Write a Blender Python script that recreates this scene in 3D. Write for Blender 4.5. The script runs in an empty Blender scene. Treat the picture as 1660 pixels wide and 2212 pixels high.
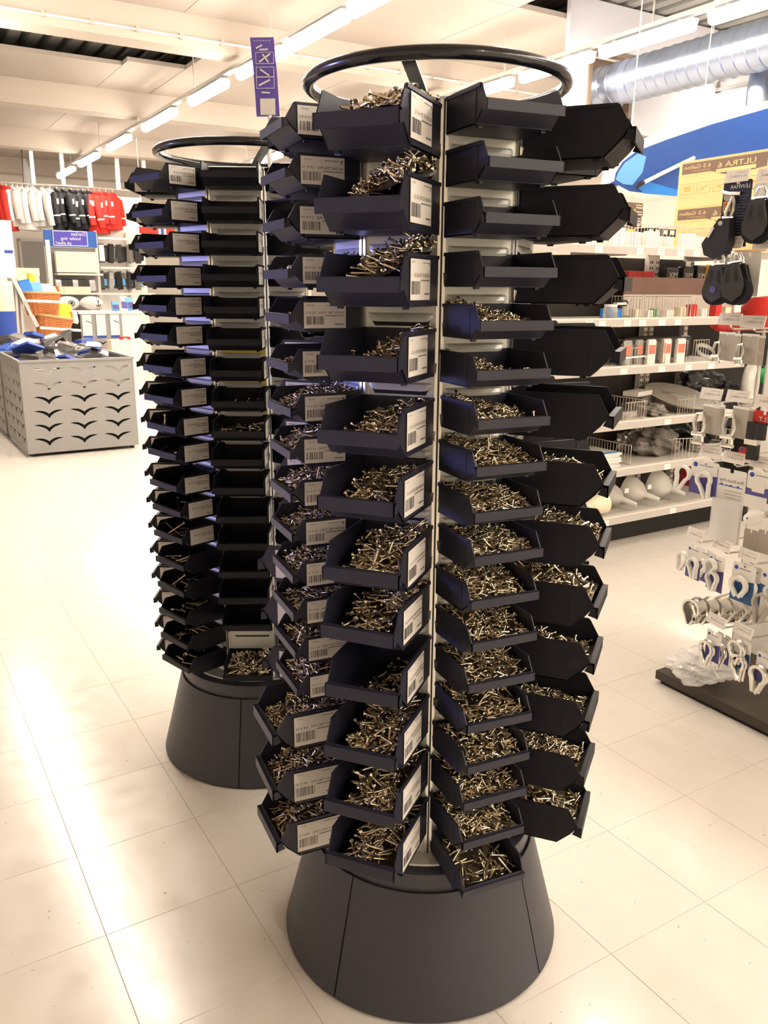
import bpy, math, random
import numpy as np
from mathutils import Matrix, Vector
R_ = math.radians
SC = bpy.context.scene
COL = SC.collection
random.seed(7); RNG = np.random.default_rng(11)

# ---------------------------------------------------------------- camera, world, lights, exposure
F_PX, PITCH, ROLL, CAM_H = 1785.997, 0.262928, 0.0065612, 1.5
cd = bpy.data.cameras.new('camera'); cam = bpy.data.objects.new('camera', cd); COL.objects.link(cam)
cd.sensor_fit = 'VERTICAL'; cd.sensor_height = 24.0; cd.lens = 24.0 * F_PX / 2212.0
cd.clip_start = 0.02; cd.clip_end = 200
cam.matrix_world = Matrix.Translation((0, 0, CAM_H)) @ Matrix.Rotation(math.pi/2 - PITCH, 4, 'X') @ Matrix.Rotation(ROLL, 4, 'Z')
SC.camera = cam
YAW = R_(31.4)                               # the shop's own axes, turned against the camera
U2 = Vector((math.cos(YAW), math.sin(YAW), 0)); U1 = Vector((-math.sin(YAW), math.cos(YAW), 0))
ROOMROT = Matrix.Rotation(YAW, 4, 'Z')
def rm(a, b, z=0.0): return U2*a + U1*b + Vector((0, 0, z))     # shop coordinates -> world
world = bpy.data.worlds.new('world'); SC.world = world; world.use_nodes = True
world.node_tree.nodes['Background'].inputs[0].default_value = (1.0, 0.93, 0.85, 1)
world.node_tree.nodes['Background'].inputs[1].default_value = 0.5
SC.view_settings.view_transform = 'Standard'; SC.view_settings.look = 'None'
SC.view_settings.exposure = 0.80; SC.view_settings.gamma = 1.0; SC.view_settings.use_curve_mapping = False
TUBE_STRENGTH = 44.0
# unseen blue light added far left outside the frame to tint the bin fronts
ld = bpy.data.lights.new('unseen_blue_light', 'AREA'); ld.shape = 'RECTANGLE'; ld.size = 1.0; ld.size_y = 1.2
ld.energy = 3.0; ld.color = (0.28, 0.30, 1.0); ld.spread = R_(20)
lo = bpy.data.objects.new('unseen_blue_light', ld); COL.objects.link(lo)
lo.location = (-5.2, 2.15, 1.5); lo.rotation_euler = (Vector((-1.0, 0.09, 0.02))).to_track_quat('Z', 'Y').to_euler()

# ---------------------------------------------------------------- materials
def mat(name, col, rough=0.5, metal=0.0, noise=0.0, nscale=40.0, bump=0.0, bscale=200.0, emit=None, estr=0.0,
        alpha=1.0, trans=0.0, spec=0.5, ior=1.45, coat=0.0):
    m = bpy.data.materials.new(name); m.use_nodes = True
    nt = m.node_tree; b = nt.nodes['Principled BSDF']
    b.inputs['Base Color'].default_value = (*col, 1); b.inputs['Roughness'].default_value = rough
    b.inputs['Metallic'].default_value = metal; b.inputs['Specular IOR Level'].default_value = spec
    b.inputs['Alpha'].default_value = alpha; b.inputs['Transmission Weight'].default_value = trans
    b.inputs['IOR'].default_value = ior; b.inputs['Coat Weight'].default_value = coat
    if noise or bump:
        tc = nt.nodes.new('ShaderNodeTexCoord')
    if noise:
        n = nt.nodes.new('ShaderNodeTexNoise'); n.inputs['Scale'].default_value = nscale; n.inputs['Detail'].default_value = 4
        nt.links.new(tc.outputs['Object'], n.inputs['Vector'])
        mr = nt.nodes.new('ShaderNodeMapRange'); mr.inputs[3].default_value = 1-noise; mr.inputs[4].default_value = 1+noise
        nt.links.new(n.outputs['Fac'], mr.inputs[0])
        mx = nt.nodes.new('ShaderNodeMix'); mx.data_type = 'RGBA'; mx.blend_type = 'MULTIPLY'; mx.inputs[0].default_value = 1
        mx.inputs[6].default_value = (*col, 1); nt.links.new(mr.outputs[0], mx.inputs[7]); nt.links.new(mx.outputs[2], b.inputs['Base Color'])
    if bump:
        n2 = nt.nodes.new('ShaderNodeTexNoise'); n2.inputs['Scale'].default_value = bscale; n2.inputs['Detail'].default_value = 2
        nt.links.new(tc.outputs['Object'], n2.inputs['Vector'])
        bp = nt.nodes.new('ShaderNodeBump'); bp.inputs['Strength'].default_value = bump; bp.inputs['Distance'].default_value = 0.002
        nt.links.new(n2.outputs['Fac'], bp.inputs['Height']); nt.links.new(bp.outputs[0], b.inputs['Normal'])
    if emit:
        b.inputs['Emission Color'].default_value = (*emit, 1); b.inputs['Emission Strength'].default_value = estr
    return m
M = {}
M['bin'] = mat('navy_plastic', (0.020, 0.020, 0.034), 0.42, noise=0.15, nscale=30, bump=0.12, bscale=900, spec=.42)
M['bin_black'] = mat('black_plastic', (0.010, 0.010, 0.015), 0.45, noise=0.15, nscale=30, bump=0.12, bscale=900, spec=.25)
M['skirt'] = mat('charcoal_powder_coat', (0.040, 0.040, 0.050), 0.40, noise=0.12, nscale=60, bump=0.15, bscale=700)
M['collar'] = mat('charcoal_plastic_collar', (0.05, 0.05, 0.06), 0.35)
M['black'] = mat('black_paint', (0.012, 0.012, 0.014), 0.35)
M['ring'] = mat('black_gloss_tube', (0.012, 0.012, 0.016), 0.22, coat=0.3)
M['panel'] = mat('grey_lacquered_steel', (0.66, 0.67, 0.63), 0.38, metal=0.25, noise=0.05, nscale=15)
M['chrome'] = mat('bright_metal', (0.78, 0.77, 0.72), 0.22, metal=1.0)
M['alu'] = mat('brushed_aluminium', (0.72, 0.72, 0.70), 0.35, metal=0.9)
M['yellow_sheen_strip'] = mat('painted_yellow_sheen', (0.92, 0.72, 0.12), 0.4)  # yellow sheen of the panel steel, put into a colour
M['label'] = mat('label_paper', (0.74, 0.70, 0.65), 0.55)
M['ink'] = mat('label_ink', (0.03, 0.03, 0.03), 0.6)
M['ink2'] = mat('grey_label_ink', (0.16, 0.15, 0.14), 0.6)
M['screw'] = mat('stainless_screw', (0.80, 0.70, 0.53), 0.25, metal=1.0, noise=0.25, nscale=70)
M['recess'] = mat('screw_recess', (0.03, 0.025, 0.02), 0.5, metal=0.5)
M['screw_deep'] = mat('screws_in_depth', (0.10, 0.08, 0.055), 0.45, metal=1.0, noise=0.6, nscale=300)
M['white'] = mat('white_paint', (0.82, 0.80, 0.77), 0.5)
M['card'] = mat('white_card', (0.85, 0.82, 0.77), 0.55)
M['tag'] = mat('price_tag_paper', (0.86, 0.80, 0.74), 0.5)
M['wall'] = mat('painted_wall', (0.80, 0.74, 0.66), 0.7, noise=0.03, nscale=3)
M['ceiling'] = mat('ceiling_board', (0.41, 0.355, 0.31), 0.8, noise=0.04, nscale=2)
M['beam'] = mat('beam_paint', (0.48, 0.42, 0.36), 0.75)
M['deck'] = mat('roof_deck_steel', (0.30, 0.29, 0.27), 0.55, metal=0.3)
M['tube'] = mat('lamp_diffuser', (1, 1, 1), 0.4, emit=(1.0, 0.90, 0.77), estr=TUBE_STRENGTH)
M['steelgrey'] = mat('grey_painted_steel', (0.31, 0.30, 0.29), 0.45, noise=0.04, nscale=20)
M['dark'] = mat('dark_interior_and_shade', (0.012, 0.011, 0.010), 0.7)
M['shelf'] = mat('cream_shelf_steel', (0.74, 0.69, 0.62), 0.42)
M['rail'] = mat('grey_price_rail', (0.52, 0.48, 0.44), 0.4)
M['wire'] = mat('wire_divider', (0.66, 0.60, 0.53), 0.35, metal=0.4)
M['red'] = mat('red_plastic', (0.62, 0.03, 0.025), 0.45)
M['blue'] = mat('royal_blue', (0.025, 0.07, 0.36), 0.45)
M['blue2'] = mat('bright_blue', (0.03, 0.24, 0.75), 0.4)
M['yellow'] = mat('bright_yellow', (0.90, 0.72, 0.02), 0.5)
M['cardboard'] = mat('tan_cardboard', (0.74, 0.50, 0.24), 0.7, noise=0.05, nscale=12)
M['cbrown'] = mat('brown_box_print', (0.16, 0.10, 0.07), 0.6)
M['corange'] = mat('orange_box_line', (0.62, 0.33, 0.10), 0.6)

# ---------------------------------------------------------------- mesh helpers
def link(name, me, parent=None, loc=None, rotz=None):
    o = bpy.data.objects.new(name, me); COL.objects.link(o)
    if parent is not None: o.parent = parent
    if loc is not None: o.location = loc
    if rotz is not None: o.rotation_euler = (0, 0, rotz)
    return o
def tag(o, label, cat=None, group=None, kind=None):
    if label: o['label'] = label
    if cat: o['category'] = cat
    if group: o['group'] = group
    if kind: o['kind'] = kind
    return o
def thing(name, label, cat, loc=(0, 0, 0), rotz=0.0, group=None):
    o = link(name, None, None, loc, rotz); o.empty_display_size = 0.05
    return tag(o, label, cat, group)
class MB:
    def __init__(s): s.v = []; s.f = []; s.m = []; s.x = Matrix.Identity(4)
    def add(s, vs, fs, m=0):
        n = len(s.v); s.v += [tuple(s.x @ Vector(p)) for p in vs]
        s.f += [tuple(i+n for i in f) for f in fs]; s.m += [m]*len(fs); return s
    def box(s, x0, x1, y0, y1, z0, z1, m=0):
        return s.add([(x0,y0,z0),(x1,y0,z0),(x1,y1,z0),(x0,y1,z0),(x0,y0,z1),(x1,y0,z1),(x1,y1,z1),(x0,y1,z1)],
                     [(0,3,2,1),(4,5,6,7),(0,1,5,4),(1,2,6,5),(2,3,7,6),(3,0,4,7)], m)
    def bar(s, p, q, w, h, m=0):            # box bar from p to q
        p, q = Vector(p), Vector(q); d = q-p; L = d.length; rot = d.to_track_quat('X', 'Z').to_matrix().to_4x4()
        k = s.x; s.x = k @ Matrix.Translation(p) @ rot; s.box(0, L, -w/2, w/2, -h/2, h/2, m); s.x = k; return s
    def tube(s, pts, r, n=8, m=0, closed=False, caps=True):
        pts = [Vector(p) for p in pts]; k = len(pts); rs = r if isinstance(r, (list, tuple)) else [r]*k
        vs = []; up = None
        for i, p in enumerate(pts):
            a = pts[(i-1) % k] if (closed or i > 0) else p; b = pts[(i+1) % k] if (closed or i < k-1) else p
            t = (b-a).normalized()
            if up is None: up = Vector((0, 0, 1)) if abs(t.z) < 0.9 else Vector((1, 0, 0))
            sd = t.cross(up)
            if sd.length < 1e-5: sd = t.orthogonal()
            sd.normalize(); up = sd.cross(t).normalized()
            for j in range(n):
                an = 2*math.pi*j/n; vs.append(p + (sd*math.cos(an)+up*math.sin(an))*rs[i])
        fs = []
        for i in range(k if closed else k-1):
            i2 = (i+1) % k
            for j in range(n):
                j2 = (j+1) % n; fs.append((i*n+j, i*n+j2, i2*n+j2, i2*n+j))
        if caps and not closed:
            fs.append(tuple(range(n))); fs.append(tuple((k-1)*n+j for j in reversed(range(n))))
        return s.add(vs, fs, m)
    def lathe(s, prof, n=48, m=0, a0=0.0, a1=2*math.pi, close=False):
        full = abs(a1-a0-2*math.pi) < 1e-6; k = n if full else n+1; q = len(prof); vs = []; fs = []
        for i in range(k):
            an = a0+(a1-a0)*i/n
            for (r, z) in prof: vs.append((r*math.sin(an), -r*math.cos(an), z))
        for i in range(n):
            i2 = (i+1) % k
            for j in range(q if close else q-1):
                j2 = (j+1) % q; fs.append((i*q+j, i2*q+j, i2*q+j2, i*q+j2))
        if close and not full:
            fs.append(tuple(range(q))); fs.append(tuple(n*q+j for j in reversed(range(q))))
        return s.add(vs, fs, m)
    def prism(s, poly, y0, y1, m=0):         # polygon in x,z extruded along y
        n = len(poly)
        vs = [(x, y0, z) for x, z in poly] + [(x, y1, z) for x, z in poly]
        fs = [tuple(range(n)), tuple(n+j for j in reversed(range(n)))] + [(i, i+n, (i+1) % n + n, (i+1) % n) for i in range(n)]
        return s.add(vs, fs, m)
    def quad(s, a, b, c, d, m=0): return s.add([a, b, c, d], [(0, 1, 2, 3)], m)
    def text(s, txt, x, z, size, m=0, y=0.0, mirror=True, align='R'):
        # flat lettering in the x,z plane facing -y; the photograph shows all writing mirrored
        vs, fs, w = text_geo(txt)
        if mirror: vs2 = [(x + (-vx if align == 'R' else w-vx)*size, y, z+vy*size) for vx, vy in vs]; fs = [tuple(reversed(f)) for f in fs]
        else: vs2 = [(x + (vx-w if align == 'R' else vx)*size, y, z+vy*size) for vx, vy in vs]
        return s.add(vs2, fs, m)
    def build(s, name, mats, parent=None, smooth=False, loc=None, rotz=None, fix=True):
        me = s.mesh(name, mats, smooth, fix); return link(name, me, parent, loc, rotz)
    def mesh(s, name, mats, smooth=False, fix=True):
        me = bpy.data.meshes.new(name); me.from_pydata(s.v, [], s.f)
        if not isinstance(mats, (list, tuple)): mats = [mats]
        for mt in mats: me.materials.append(M[mt] if isinstance(mt, str) else mt)
        if max(s.m, default=0) > 0: me.polygons.foreach_set('material_index', s.m)
        if fix:
            import bmesh
            bm = bmesh.new(); bm.from_mesh(me); bmesh.ops.recalc_face_normals(bm, faces=bm.faces); bm.to_mesh(me); bm.free()
        if smooth:
            me.polygons.foreach_set('use_smooth', [True]*len(me.polygons))
            try: me.set_sharp_from_angle(angle=R_(40))
            except Exception: pass
        me.update(); return me
TXT = {}
def text_geo(txt):
    if txt not in TXT:
        cu = bpy.data.curves.new('t', 'FONT'); cu.body = txt; cu.size = 1.0; cu.resolution_u = 2; cu.fill_mode = 'FRONT'
        o = bpy.data.objects.new('t', cu); COL.objects.link(o)
        dg = bpy.context.evaluated_depsgraph_get(); dg.update(); me = o.evaluated_get(dg).to_mesh()
        vs = [(v.co.x, v.co.y) for v in me.vertices]; fs = [tuple(p.vertices) for p in me.polygons]
        w = max([v[0] for v in vs], default=0); o.evaluated_get(dg).to_mesh_clear()
        bpy.data.objects.remove(o); bpy.data.curves.remove(cu); TXT[txt] = (vs, fs, w)
    return TXT[txt]
def fast_mesh(name, verts, tris, mats, mi=None):
    me = bpy.data.meshes.new(name); nv, nt_ = len(verts), len(tris)
    me.vertices.add(nv); me.vertices.foreach_set('co', np.ascontiguousarray(verts, dtype=np.float32).ravel())
    me.loops.add(nt_*3); me.loops.foreach_set('vertex_index', np.ascontiguousarray(tris, dtype=np.int32).ravel())
    me.polygons.add(nt_); me.polygons.foreach_set('loop_start', np.arange(0, nt_*3, 3, dtype=np.int32))
    for mt in mats: me.materials.append(M[mt])
    if mi is not None: me.polygons.foreach_set('material_index', np.ascontiguousarray(mi, dtype=np.int32))
    me.update(calc_edges=True); me.validate(); return me
def copy_tree(o, parent=None, loc=None, rotz=None):
    c = o.copy(); COL.objects.link(c)
    if parent is not None: c.parent = parent
    if loc is not None: c.location = loc
    if rotz is not None: c.rotation_euler = (0, 0, rotz)
    for ch in list(o.children): copy_tree(ch, c)
    return c
ORD = ['top', 'second', 'third', 'fourth', 'fifth', 'sixth', 'seventh', 'eighth', 'ninth', 'tenth', 'eleventh', 'twelfth',
       'thirteenth', 'fourteenth', 'fifteenth', 'sixteenth', 'seventeenth', 'eighteenth']
def nth(i): return 'topmost' if i == 0 else ORD[i] + ' from top'

# ---------------------------------------------------------------- the setting: floor, ceiling, walls
def struct(name, mb, mats, parent=None, smooth=False):
    o = mb.build(name, mats, parent, smooth)
    if parent is None: o['kind'] = 'structure'; o.rotation_euler = (0, 0, YAW)
    return o
A0, A1, B0, B1 = -6.5, 13.0, -7.0, 21.5       # shop extents along U2 and U1
CEIL = 4.25
def tile_material():
    m = bpy.data.materials.new('vinyl_floor_tile'); m.use_nodes = True; nt = m.node_tree; b = nt.nodes['Principled BSDF']
    g = nt.nodes.new('ShaderNodeNewGeometry')
    n1 = nt.nodes.new('ShaderNodeTexNoise'); n1.inputs['Scale'].default_value = 1.1; n1.inputs['Detail'].default_value = 5
    n2 = nt.nodes.new('ShaderNodeTexNoise'); n2.inputs['Scale'].default_value = 14; n2.inputs['Detail'].default_value = 6
    n3 = nt.nodes.new('ShaderNodeTexNoise'); n3.inputs['Scale'].default_value = 60; n3.inputs['Detail'].default_value = 2
    for n in (n1, n2, n3): nt.links.new(g.outputs['Position'], n.inputs['Vector'])
    r = nt.nodes.new('ShaderNodeValToRGB'); e = r.color_ramp.elements
    e[0].position = 0.25; e[0].color = (0.69, 0.635, 0.565, 1); e[1].position = 0.75; e[1].color = (0.735, 0.69, 0.63, 1)
    ad = nt.nodes.new('ShaderNodeMath'); ad.operation = 'MULTIPLY_ADD'; ad.inputs[1].default_value = 0.35
    nt.links.new(n2.outputs['Fac'], ad.inputs[0])
    ml = nt.nodes.new('ShaderNodeMath'); ml.operation = 'MULTIPLY'; ml.inputs[1].default_value = 0.65
    nt.links.new(n1.outputs['Fac'], ml.inputs[0]); nt.links.new(ml.outputs[0], ad.inputs[2]); nt.links.new(ad.outputs[0], r.inputs[0])
    # small dark scuffs
    r2 = nt.nodes.new('ShaderNodeValToRGB'); r2.color_ramp.elements[0].position = 0.24; r2.color_ramp.elements[0].color = (0.55, 0.5, 0.45, 1)
    r2.color_ramp.elements[1].position = 0.28; r2.color_ramp.elements[1].color = (1, 1, 1, 1); nt.links.new(n3.outputs['Fac'], r2.inputs[0])
    mx = nt.nodes.new('ShaderNodeMix'); mx.data_type = 'RGBA'; mx.blend_type = 'MULTIPLY'; mx.inputs[0].default_value = 1
    nt.links.new(r.outputs[0], mx.inputs[6]); nt.links.new(r2.outputs[0], mx.inputs[7]); nt.links.new(mx.outputs[2], b.inputs['Base Color'])
    mr = nt.nodes.new('ShaderNodeMapRange'); mr.inputs[1].default_value = 0.3; mr.inputs[2].default_value = 0.7
    mr.inputs[3].default_value = 0.13; mr.inputs[4].default_value = 0.26
    nt.links.new(n2.outputs['Fac'], mr.inputs[0]); nt.links.new(mr.outputs[0], b.inputs['Roughness'])
    b.inputs['Specular IOR Level'].default_value = 0.55
    return m
M['tile'] = tile_material()
M['joint'] = mat('floor_joint', (0.50, 0.43, 0.35), 0.7)
floor = struct('floor', MB().box(A0-.5, A1+.5, B0-.5, B1+.5, -0.12, -0.0012), 'joint'); floor['label'] = 'cream vinyl tiled shop floor with faint joints'
TS, TO_A, TO_B = 0.333, 0.296, 0.088          # tile size and joint offsets measured on the floor
cells = [(i, j) for i in range(int((A0-TO_A)/TS), int((A1-TO_A)/TS)) for j in range(int((B0-TO_B)/TS), int((B1-TO_B)/TS))]
def cell_mid(c): return (TO_A+(c[0]+.5)*TS, TO_B+(c[1]+.5)*TS)
def cam_metric(c):
    a, b = cell_mid(c); p = rm(a, b)
    fw = p.y*math.cos(PITCH) + CAM_H*math.sin(PITCH)
    if fw < 0.3: return 1e9
    u = p.x/fw*F_PX; v = (-CAM_H*math.cos(PITCH) + p.y*math.sin(PITCH))/fw*F_PX
    return 1e9 if abs(u) > 1000 or v < -1330 else p.length
cells.sort(key=cam_metric); near, rest = cells[:300], cells[300:]
h = TS/2-0.0005
tile_me = MB().add([(-h,-h,-.0012),(h,-h,-.0012),(h,h,-.0012),(-h,h,-.0012),(-h+.0006,-h+.0006,0),(h-.0006,-h+.0006,0),(h-.0006,h-.0006,0),(-h+.0006,h-.0006,0)],
                   [(4,5,6,7),(0,1,5,4),(1,2,6,5),(2,3,7,6),(3,0,4,7)]).mesh('tile', 'tile')
for c in near:
    a, b = cell_mid(c); link('tile', tile_me, floor, (a, b, 0))
vv = []; ff = []
for c in rest:
    a, b = cell_mid(c); n = len(vv); vv += [(a-h,b-h,0),(a+h,b-h,0),(a+h,b+h,0),(a-h,b+h,0)]; ff.append((n,n+1,n+2,n+3))
mb = MB(); mb.v = vv; mb.f = ff; mb.m = [0]*len(ff); o = mb.build('tile_field', 'tile', floor, fix=False); o['kind'] = 'stuff'

wl = struct('wall_back', MB().box(A0, A1, B1, B1+.15, 0, CEIL+.4), 'wall'); wl['label'] = 'pale back wall of the shop'
struct('wall_right', MB().box(A1, A1+.15, B0, B1, 0, CEIL+.4), 'wall')
struct('wall_left', MB().box(A0-.15, A0, B0, B1, 0, CEIL+.4), 'wall')
struct('wall_front', MB().box(A0, A1, B0-.15, B0, 0, CEIL+.4), 'wall')

# roof deck above, suspended ceiling boards below it, with the gaps the photograph shows
mb = MB(); z = CEIL+0.22
prof = []; n = int((B1-B0)/0.2)
mb2 = MB()
for i in range(int((A1-A0)/0.24)):
    x = A0+i*0.24; mb2.box(x, x+0.13, B0, B1, z, z+.06); mb2.box(x+0.13, x+0.24, B0, B1, z+.06, z+.10)
deck = struct('ceiling', mb2, 'deck'); deck['label'] = 'grey corrugated roof deck above the pale ceiling boards'
def ceil_board(a0, a1, b0, b1, z0=CEIL):
    return MB().box(a0, a1, b0, b1, z0, z0+.05).build('ceiling_board', 'ceiling', deck)
bays = [(-7, -3.2), (-3.2, .6), (.6, 4.4), (4.4, 7.3), (7.3, 9.4), (13.6, 17.2), (17.5, 21.4)]
for b0, b1 in bays:
    for a0, a1 in ((A0, -3.0), (-3.0, 0.8), (.8, 3.2), (3.2, 6.0), (6.0, 9.5), (9.5, A1)):
        if a0 >= 6.0 and b1 <= 7.3 and b0 > 0: continue      # open deck over the duct
        ceil_board(a0+.004, a1-.004, b0+.004, b1-.004)
for a0, a1, b0 in ((A0, -3.0, 9.41), (-3.0, 0.8, 12.1), (.8, 3.2, 11.75), (3.2, 3.95, 11.5), (3.95, 6.0, 9.41), (6.0, 9.5, 9.41), (9.5, A1, 9.41)): ceil_board(a0+.004, a1-.004, b0, 13.29)
for k, b in enumerate((9.45, 13.35, 17.25, 21.1)):
    t = struct('trim_%d' % (k+1), MB().box(A0, A1, b-.16, b+.16, 3.93, CEIL), 'beam'); t['label'] = 'pale ceiling beam crossing the shop'
    if k == 0:
        MB().tube([(A0, b-.18, 4.02), (A1, b-.18, 4.02)], .012, 6).build('conduit', 'white', t)
        for a in np.arange(0.0, 8.0, 0.45): MB().box(a-.015, a+.015, b-.20, b-.16, 3.995, 4.045).build('conduit_clip', 'beam', t)

# light rows: a tray on rods carrying strip lamps
def light_row(a, spans, rods, where, b0, b1):
    tr = thing('cable_tray', 'grey cable tray on rods carrying the %s row of strip lamps' % where, 'tray', rm(a, 0, 0), YAW)
    m = MB(); m.box(-.035, .035, b0, b1, 3.80, 3.81); m.box(-.04, -.035, b0, b1, 3.80, 3.84); m.box(.035, .04, b0, b1, 3.80, 3.84)
    m.build('tray_channel', 'alu', tr)
    for b in rods: MB().tube([(0, b, 3.84), (0, b, CEIL-.03)], .009, 6).build('rod', 'alu', tr)
    for i, (s, e) in enumerate(spans):
        lm = thing('strip_lamp', None, 'lamp', rm(a, (s+e)/2, 0), YAW, '%s row of strip lamps' % where)
        lm['label'] = 'lit strip lamp in the %s ceiling row, %s' % (where, '%s from its rear end' % (ORD[i].replace('top', 'first')) if s < LAMPVIS[where] else NEAR[sum(1 for q in spans if LAMPVIS[where] <= q[0] < s)] + ' from the camera')
        L = (e-s)/2
        MB().box(-.05, .05, -L, L, 3.745, 3.775).build('housing', 'white', lm)
        d = MB(); d.prism([(-.062, 3.745), (.062, 3.745), (.05, 3.69), (.02, 3.675), (-.02, 3.675), (-.05, 3.69)], -L+.02, L-.02).build('diffuser', 'tube', lm)
        for y in (-L*.7, L*.7): MB().box(-.012, .012, y-.02, y+.02, 3.775, 3.80).build('bracket', 'white', lm)
NEAR = ['nearest', 'second', 'third', 'fourth', 'fifth', 'sixth', 'seventh', 'eighth']
LAMPVIS = {'outer': 99, 'left': 5.5, 'middle': 4.0, 'right': 4.9}
beh = [(x, x+1.15) for x in np.arange(-6.5, 3.2, 1.25)]
light_row(3.775, beh+[(4.35, 5.5), (5.62, 6.75), (6.85, 8.02), (8.12, 9.24), (9.66, 10.83), (11.51, 12.9), (13.76, 15.0), (15.85, 17.2), (17.83, 19.2)],
          (1.0, 3.5, 6.0, 8.4, 10.7, 13.2, 15.6, 18), 'left', -6.6, 19.4)
light_row(6.42, beh[:3]+[(2.9, 4.0), (4.12, 5.27), (5.43, 6.52), (6.64, 7.70), (7.87, 8.98), (9.75, 10.9), (11.9, 13.1), (14.0, 15.2), (16, 17.2)],
          (1.0, 3.5, 5.9, 8.0, 10.4, 13, 15.5), 'middle', -6.6, 17.4)
light_row(9.03, beh[:3]+[(4.95, 6.1), (6.3, 7.57), (7.67, 8.5), (9.4, 10.5), (11.5, 12.6)], (3, 6.2, 8.6, 11), 'right', -6.6, 12.8)
light_row(1.14, [(x, x+1.15) for x in np.arange(-6.5, 11.0, 1.25) if not -3.2 < x < 3.4], (0, 3, 6, 9), 'outer', -6.6, 12.2)
# ---------------------------------------------------------------- bins
BW, DL, DS, HL, HS = 0.143, 0.197, 0.143, 0.086, 0.058
def bin_mesh(D, H, name, material):
    t = 0.0022; w = BW/2; m = MB()
    prof = [(0, 0), (-.74*D, 0), (-.88*D, .31*H), (-.955*D, .55*H), (-.85*D, .97*H), (-.83*D, H), (0, H)]      # (y,z) side outline
    for s in (-1, 1):                                                                                       # the two side walls
        x0, x1 = (w-t, w) if s > 0 else (-w, -w+t)
        vs = [(x0, y, z) for y, z in prof] + [(x1, y, z) for y, z in prof]; n = len(prof)
        m.add(vs, [tuple(range(n)), tuple(range(2*n-1, n-1, -1))] + [(i, i+n, (i+1) % n+n, (i+1) % n) for i in range(n)])
        # rolled rim along the top and a moulding seam on the flank
        xo = s*w; m.box(min(xo, xo+s*.002), max(xo, xo+s*.002), -.83*D, 0, H-.006, H)
        m.box(min(xo, xo+s*.0009), max(xo, xo+s*.0009), -.735*D, -.72*D, 0.0, H-.006)
        m.box(s*(w-.012)-.004, s*(w-.012)+.004, -.70*D, -.64*D, -.004, 0)                                   # stacking foot
    m.box(-w, w, -t, 0, 0, H); m.box(-w, w, -.745*D, 0, 0, t)                                               # back and bottom
    y = [(-.74*D, 0), (-.88*D, .31*H), (-.955*D, .55*H)]
    for (a, za), (b, zb) in zip(y, y[1:]):
        m.add([(-w, a, za), (w, a, za), (w, b, zb), (-w, b, zb), (-w, a+t, za+t*.3), (w, a+t, za+t*.3), (w, b+t, zb+t*.3), (-w, b+t, zb+t*.3)],
              [(0, 1, 2, 3), (7, 6, 5, 4), (0, 4, 5, 1), (2, 6, 7, 3), (1, 5, 6, 2), (0, 3, 7, 4)])
    return m.mesh(name, material)
def lip_mesh(D, H, material):
    w = BW/2+.0015; m = MB()
    poly = [(-D, .27*H), (-D, .55*H), (-.945*D, .55*H), (-.945*D, .51*H), (-.985*D, .49*H), (-.985*D, .27*H)]
    n = len(poly); vs = [(-w, y, z) for y, z in poly]+[(w, y, z) for y, z in poly]
    m.add(vs, [tuple(range(n)), tuple(range(2*n-1, n-1, -1))] + [(i, i+n, (i+1) % n+n, (i+1) % n) for i in range(n)])
    for s in (-1, 1): m.add([(s*w, -D, .27*H), (s*w, -.90*D, .33*H), (s*w, -.945*D, .55*H), (s*w, -D, .55*H), (s*(w-.002), -D, .27*H), (s*(w-.002), -.90*D, .33*H), (s*(w-.002), -.945*D, .55*H), (s*(w-.002), -D, .55*H)],
                            [(0, 1, 2, 3), (7, 6, 5, 4), (0, 4, 5, 1), (1, 5, 6, 2), (2, 6, 7, 3), (3, 7, 4, 0)])
    return m.mesh('lip', material)
BIN = {}
for k, (D, H) in (('L', (DL, HL)), ('S', (DS, HS))):
    for c in ('bin', 'bin_black'): BIN[k, c] = (bin_mesh(D, H, 'bin_shell', c), lip_mesh(D, H, c))
# price labels stuck to the right flank of a bin: paper, barcode, lettering
LAB = {}
def label_mesh(kind, line, rich):
    key = (kind, line, rich)
    if key in LAB: return LAB[key]
    W, Hh = ((.082, .046) if kind == 'S' else (.098, .066)); m = MB()
    m.box(0, W, 0, .0006, 0, Hh, 0); e = -.0003
    rs = random.Random(line)
    m.text('200 0%d' % rs.randint(10, 99), .020, Hh-.0065, .0042, 2, e, align='R')
    m.box(W-.008, W-.003, e, 0, Hh-.0065, Hh-.005, 1); m.box(W-.0058, W-.0045, e, 0, Hh-.011, Hh-.0065, 1)
    m.box(W-.038, W-.011, e, 0, Hh-.0062, Hh-.0052, 2)
    sz = .0075 if kind == 'S' else .0085
    w = text_geo(line)[2]*sz
    if w > W-.006: sz *= (W-.006)/w
    m.text(line, W-.003, Hh*.56, sz, 1, e, align='R')
    m.box(W*.50, W-.003, e, 0, Hh*.47, Hh*.50, 2)
    if rich:
        x = .004
        while x < W*.46:
            bw = rs.choice((.0005, .0008, .0012, .0016)); m.box(x, x+bw, e, 0, Hh*.14, Hh*.46, 1); x += bw + rs.choice((.0010, .0015, .0022))
    m.box(W*.72, W-.004, e, 0, Hh*.13, Hh*.17, 2)
    LAB[key] = m.mesh('price_label', ['label', 'ink', 'ink2']); return LAB[key]
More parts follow.
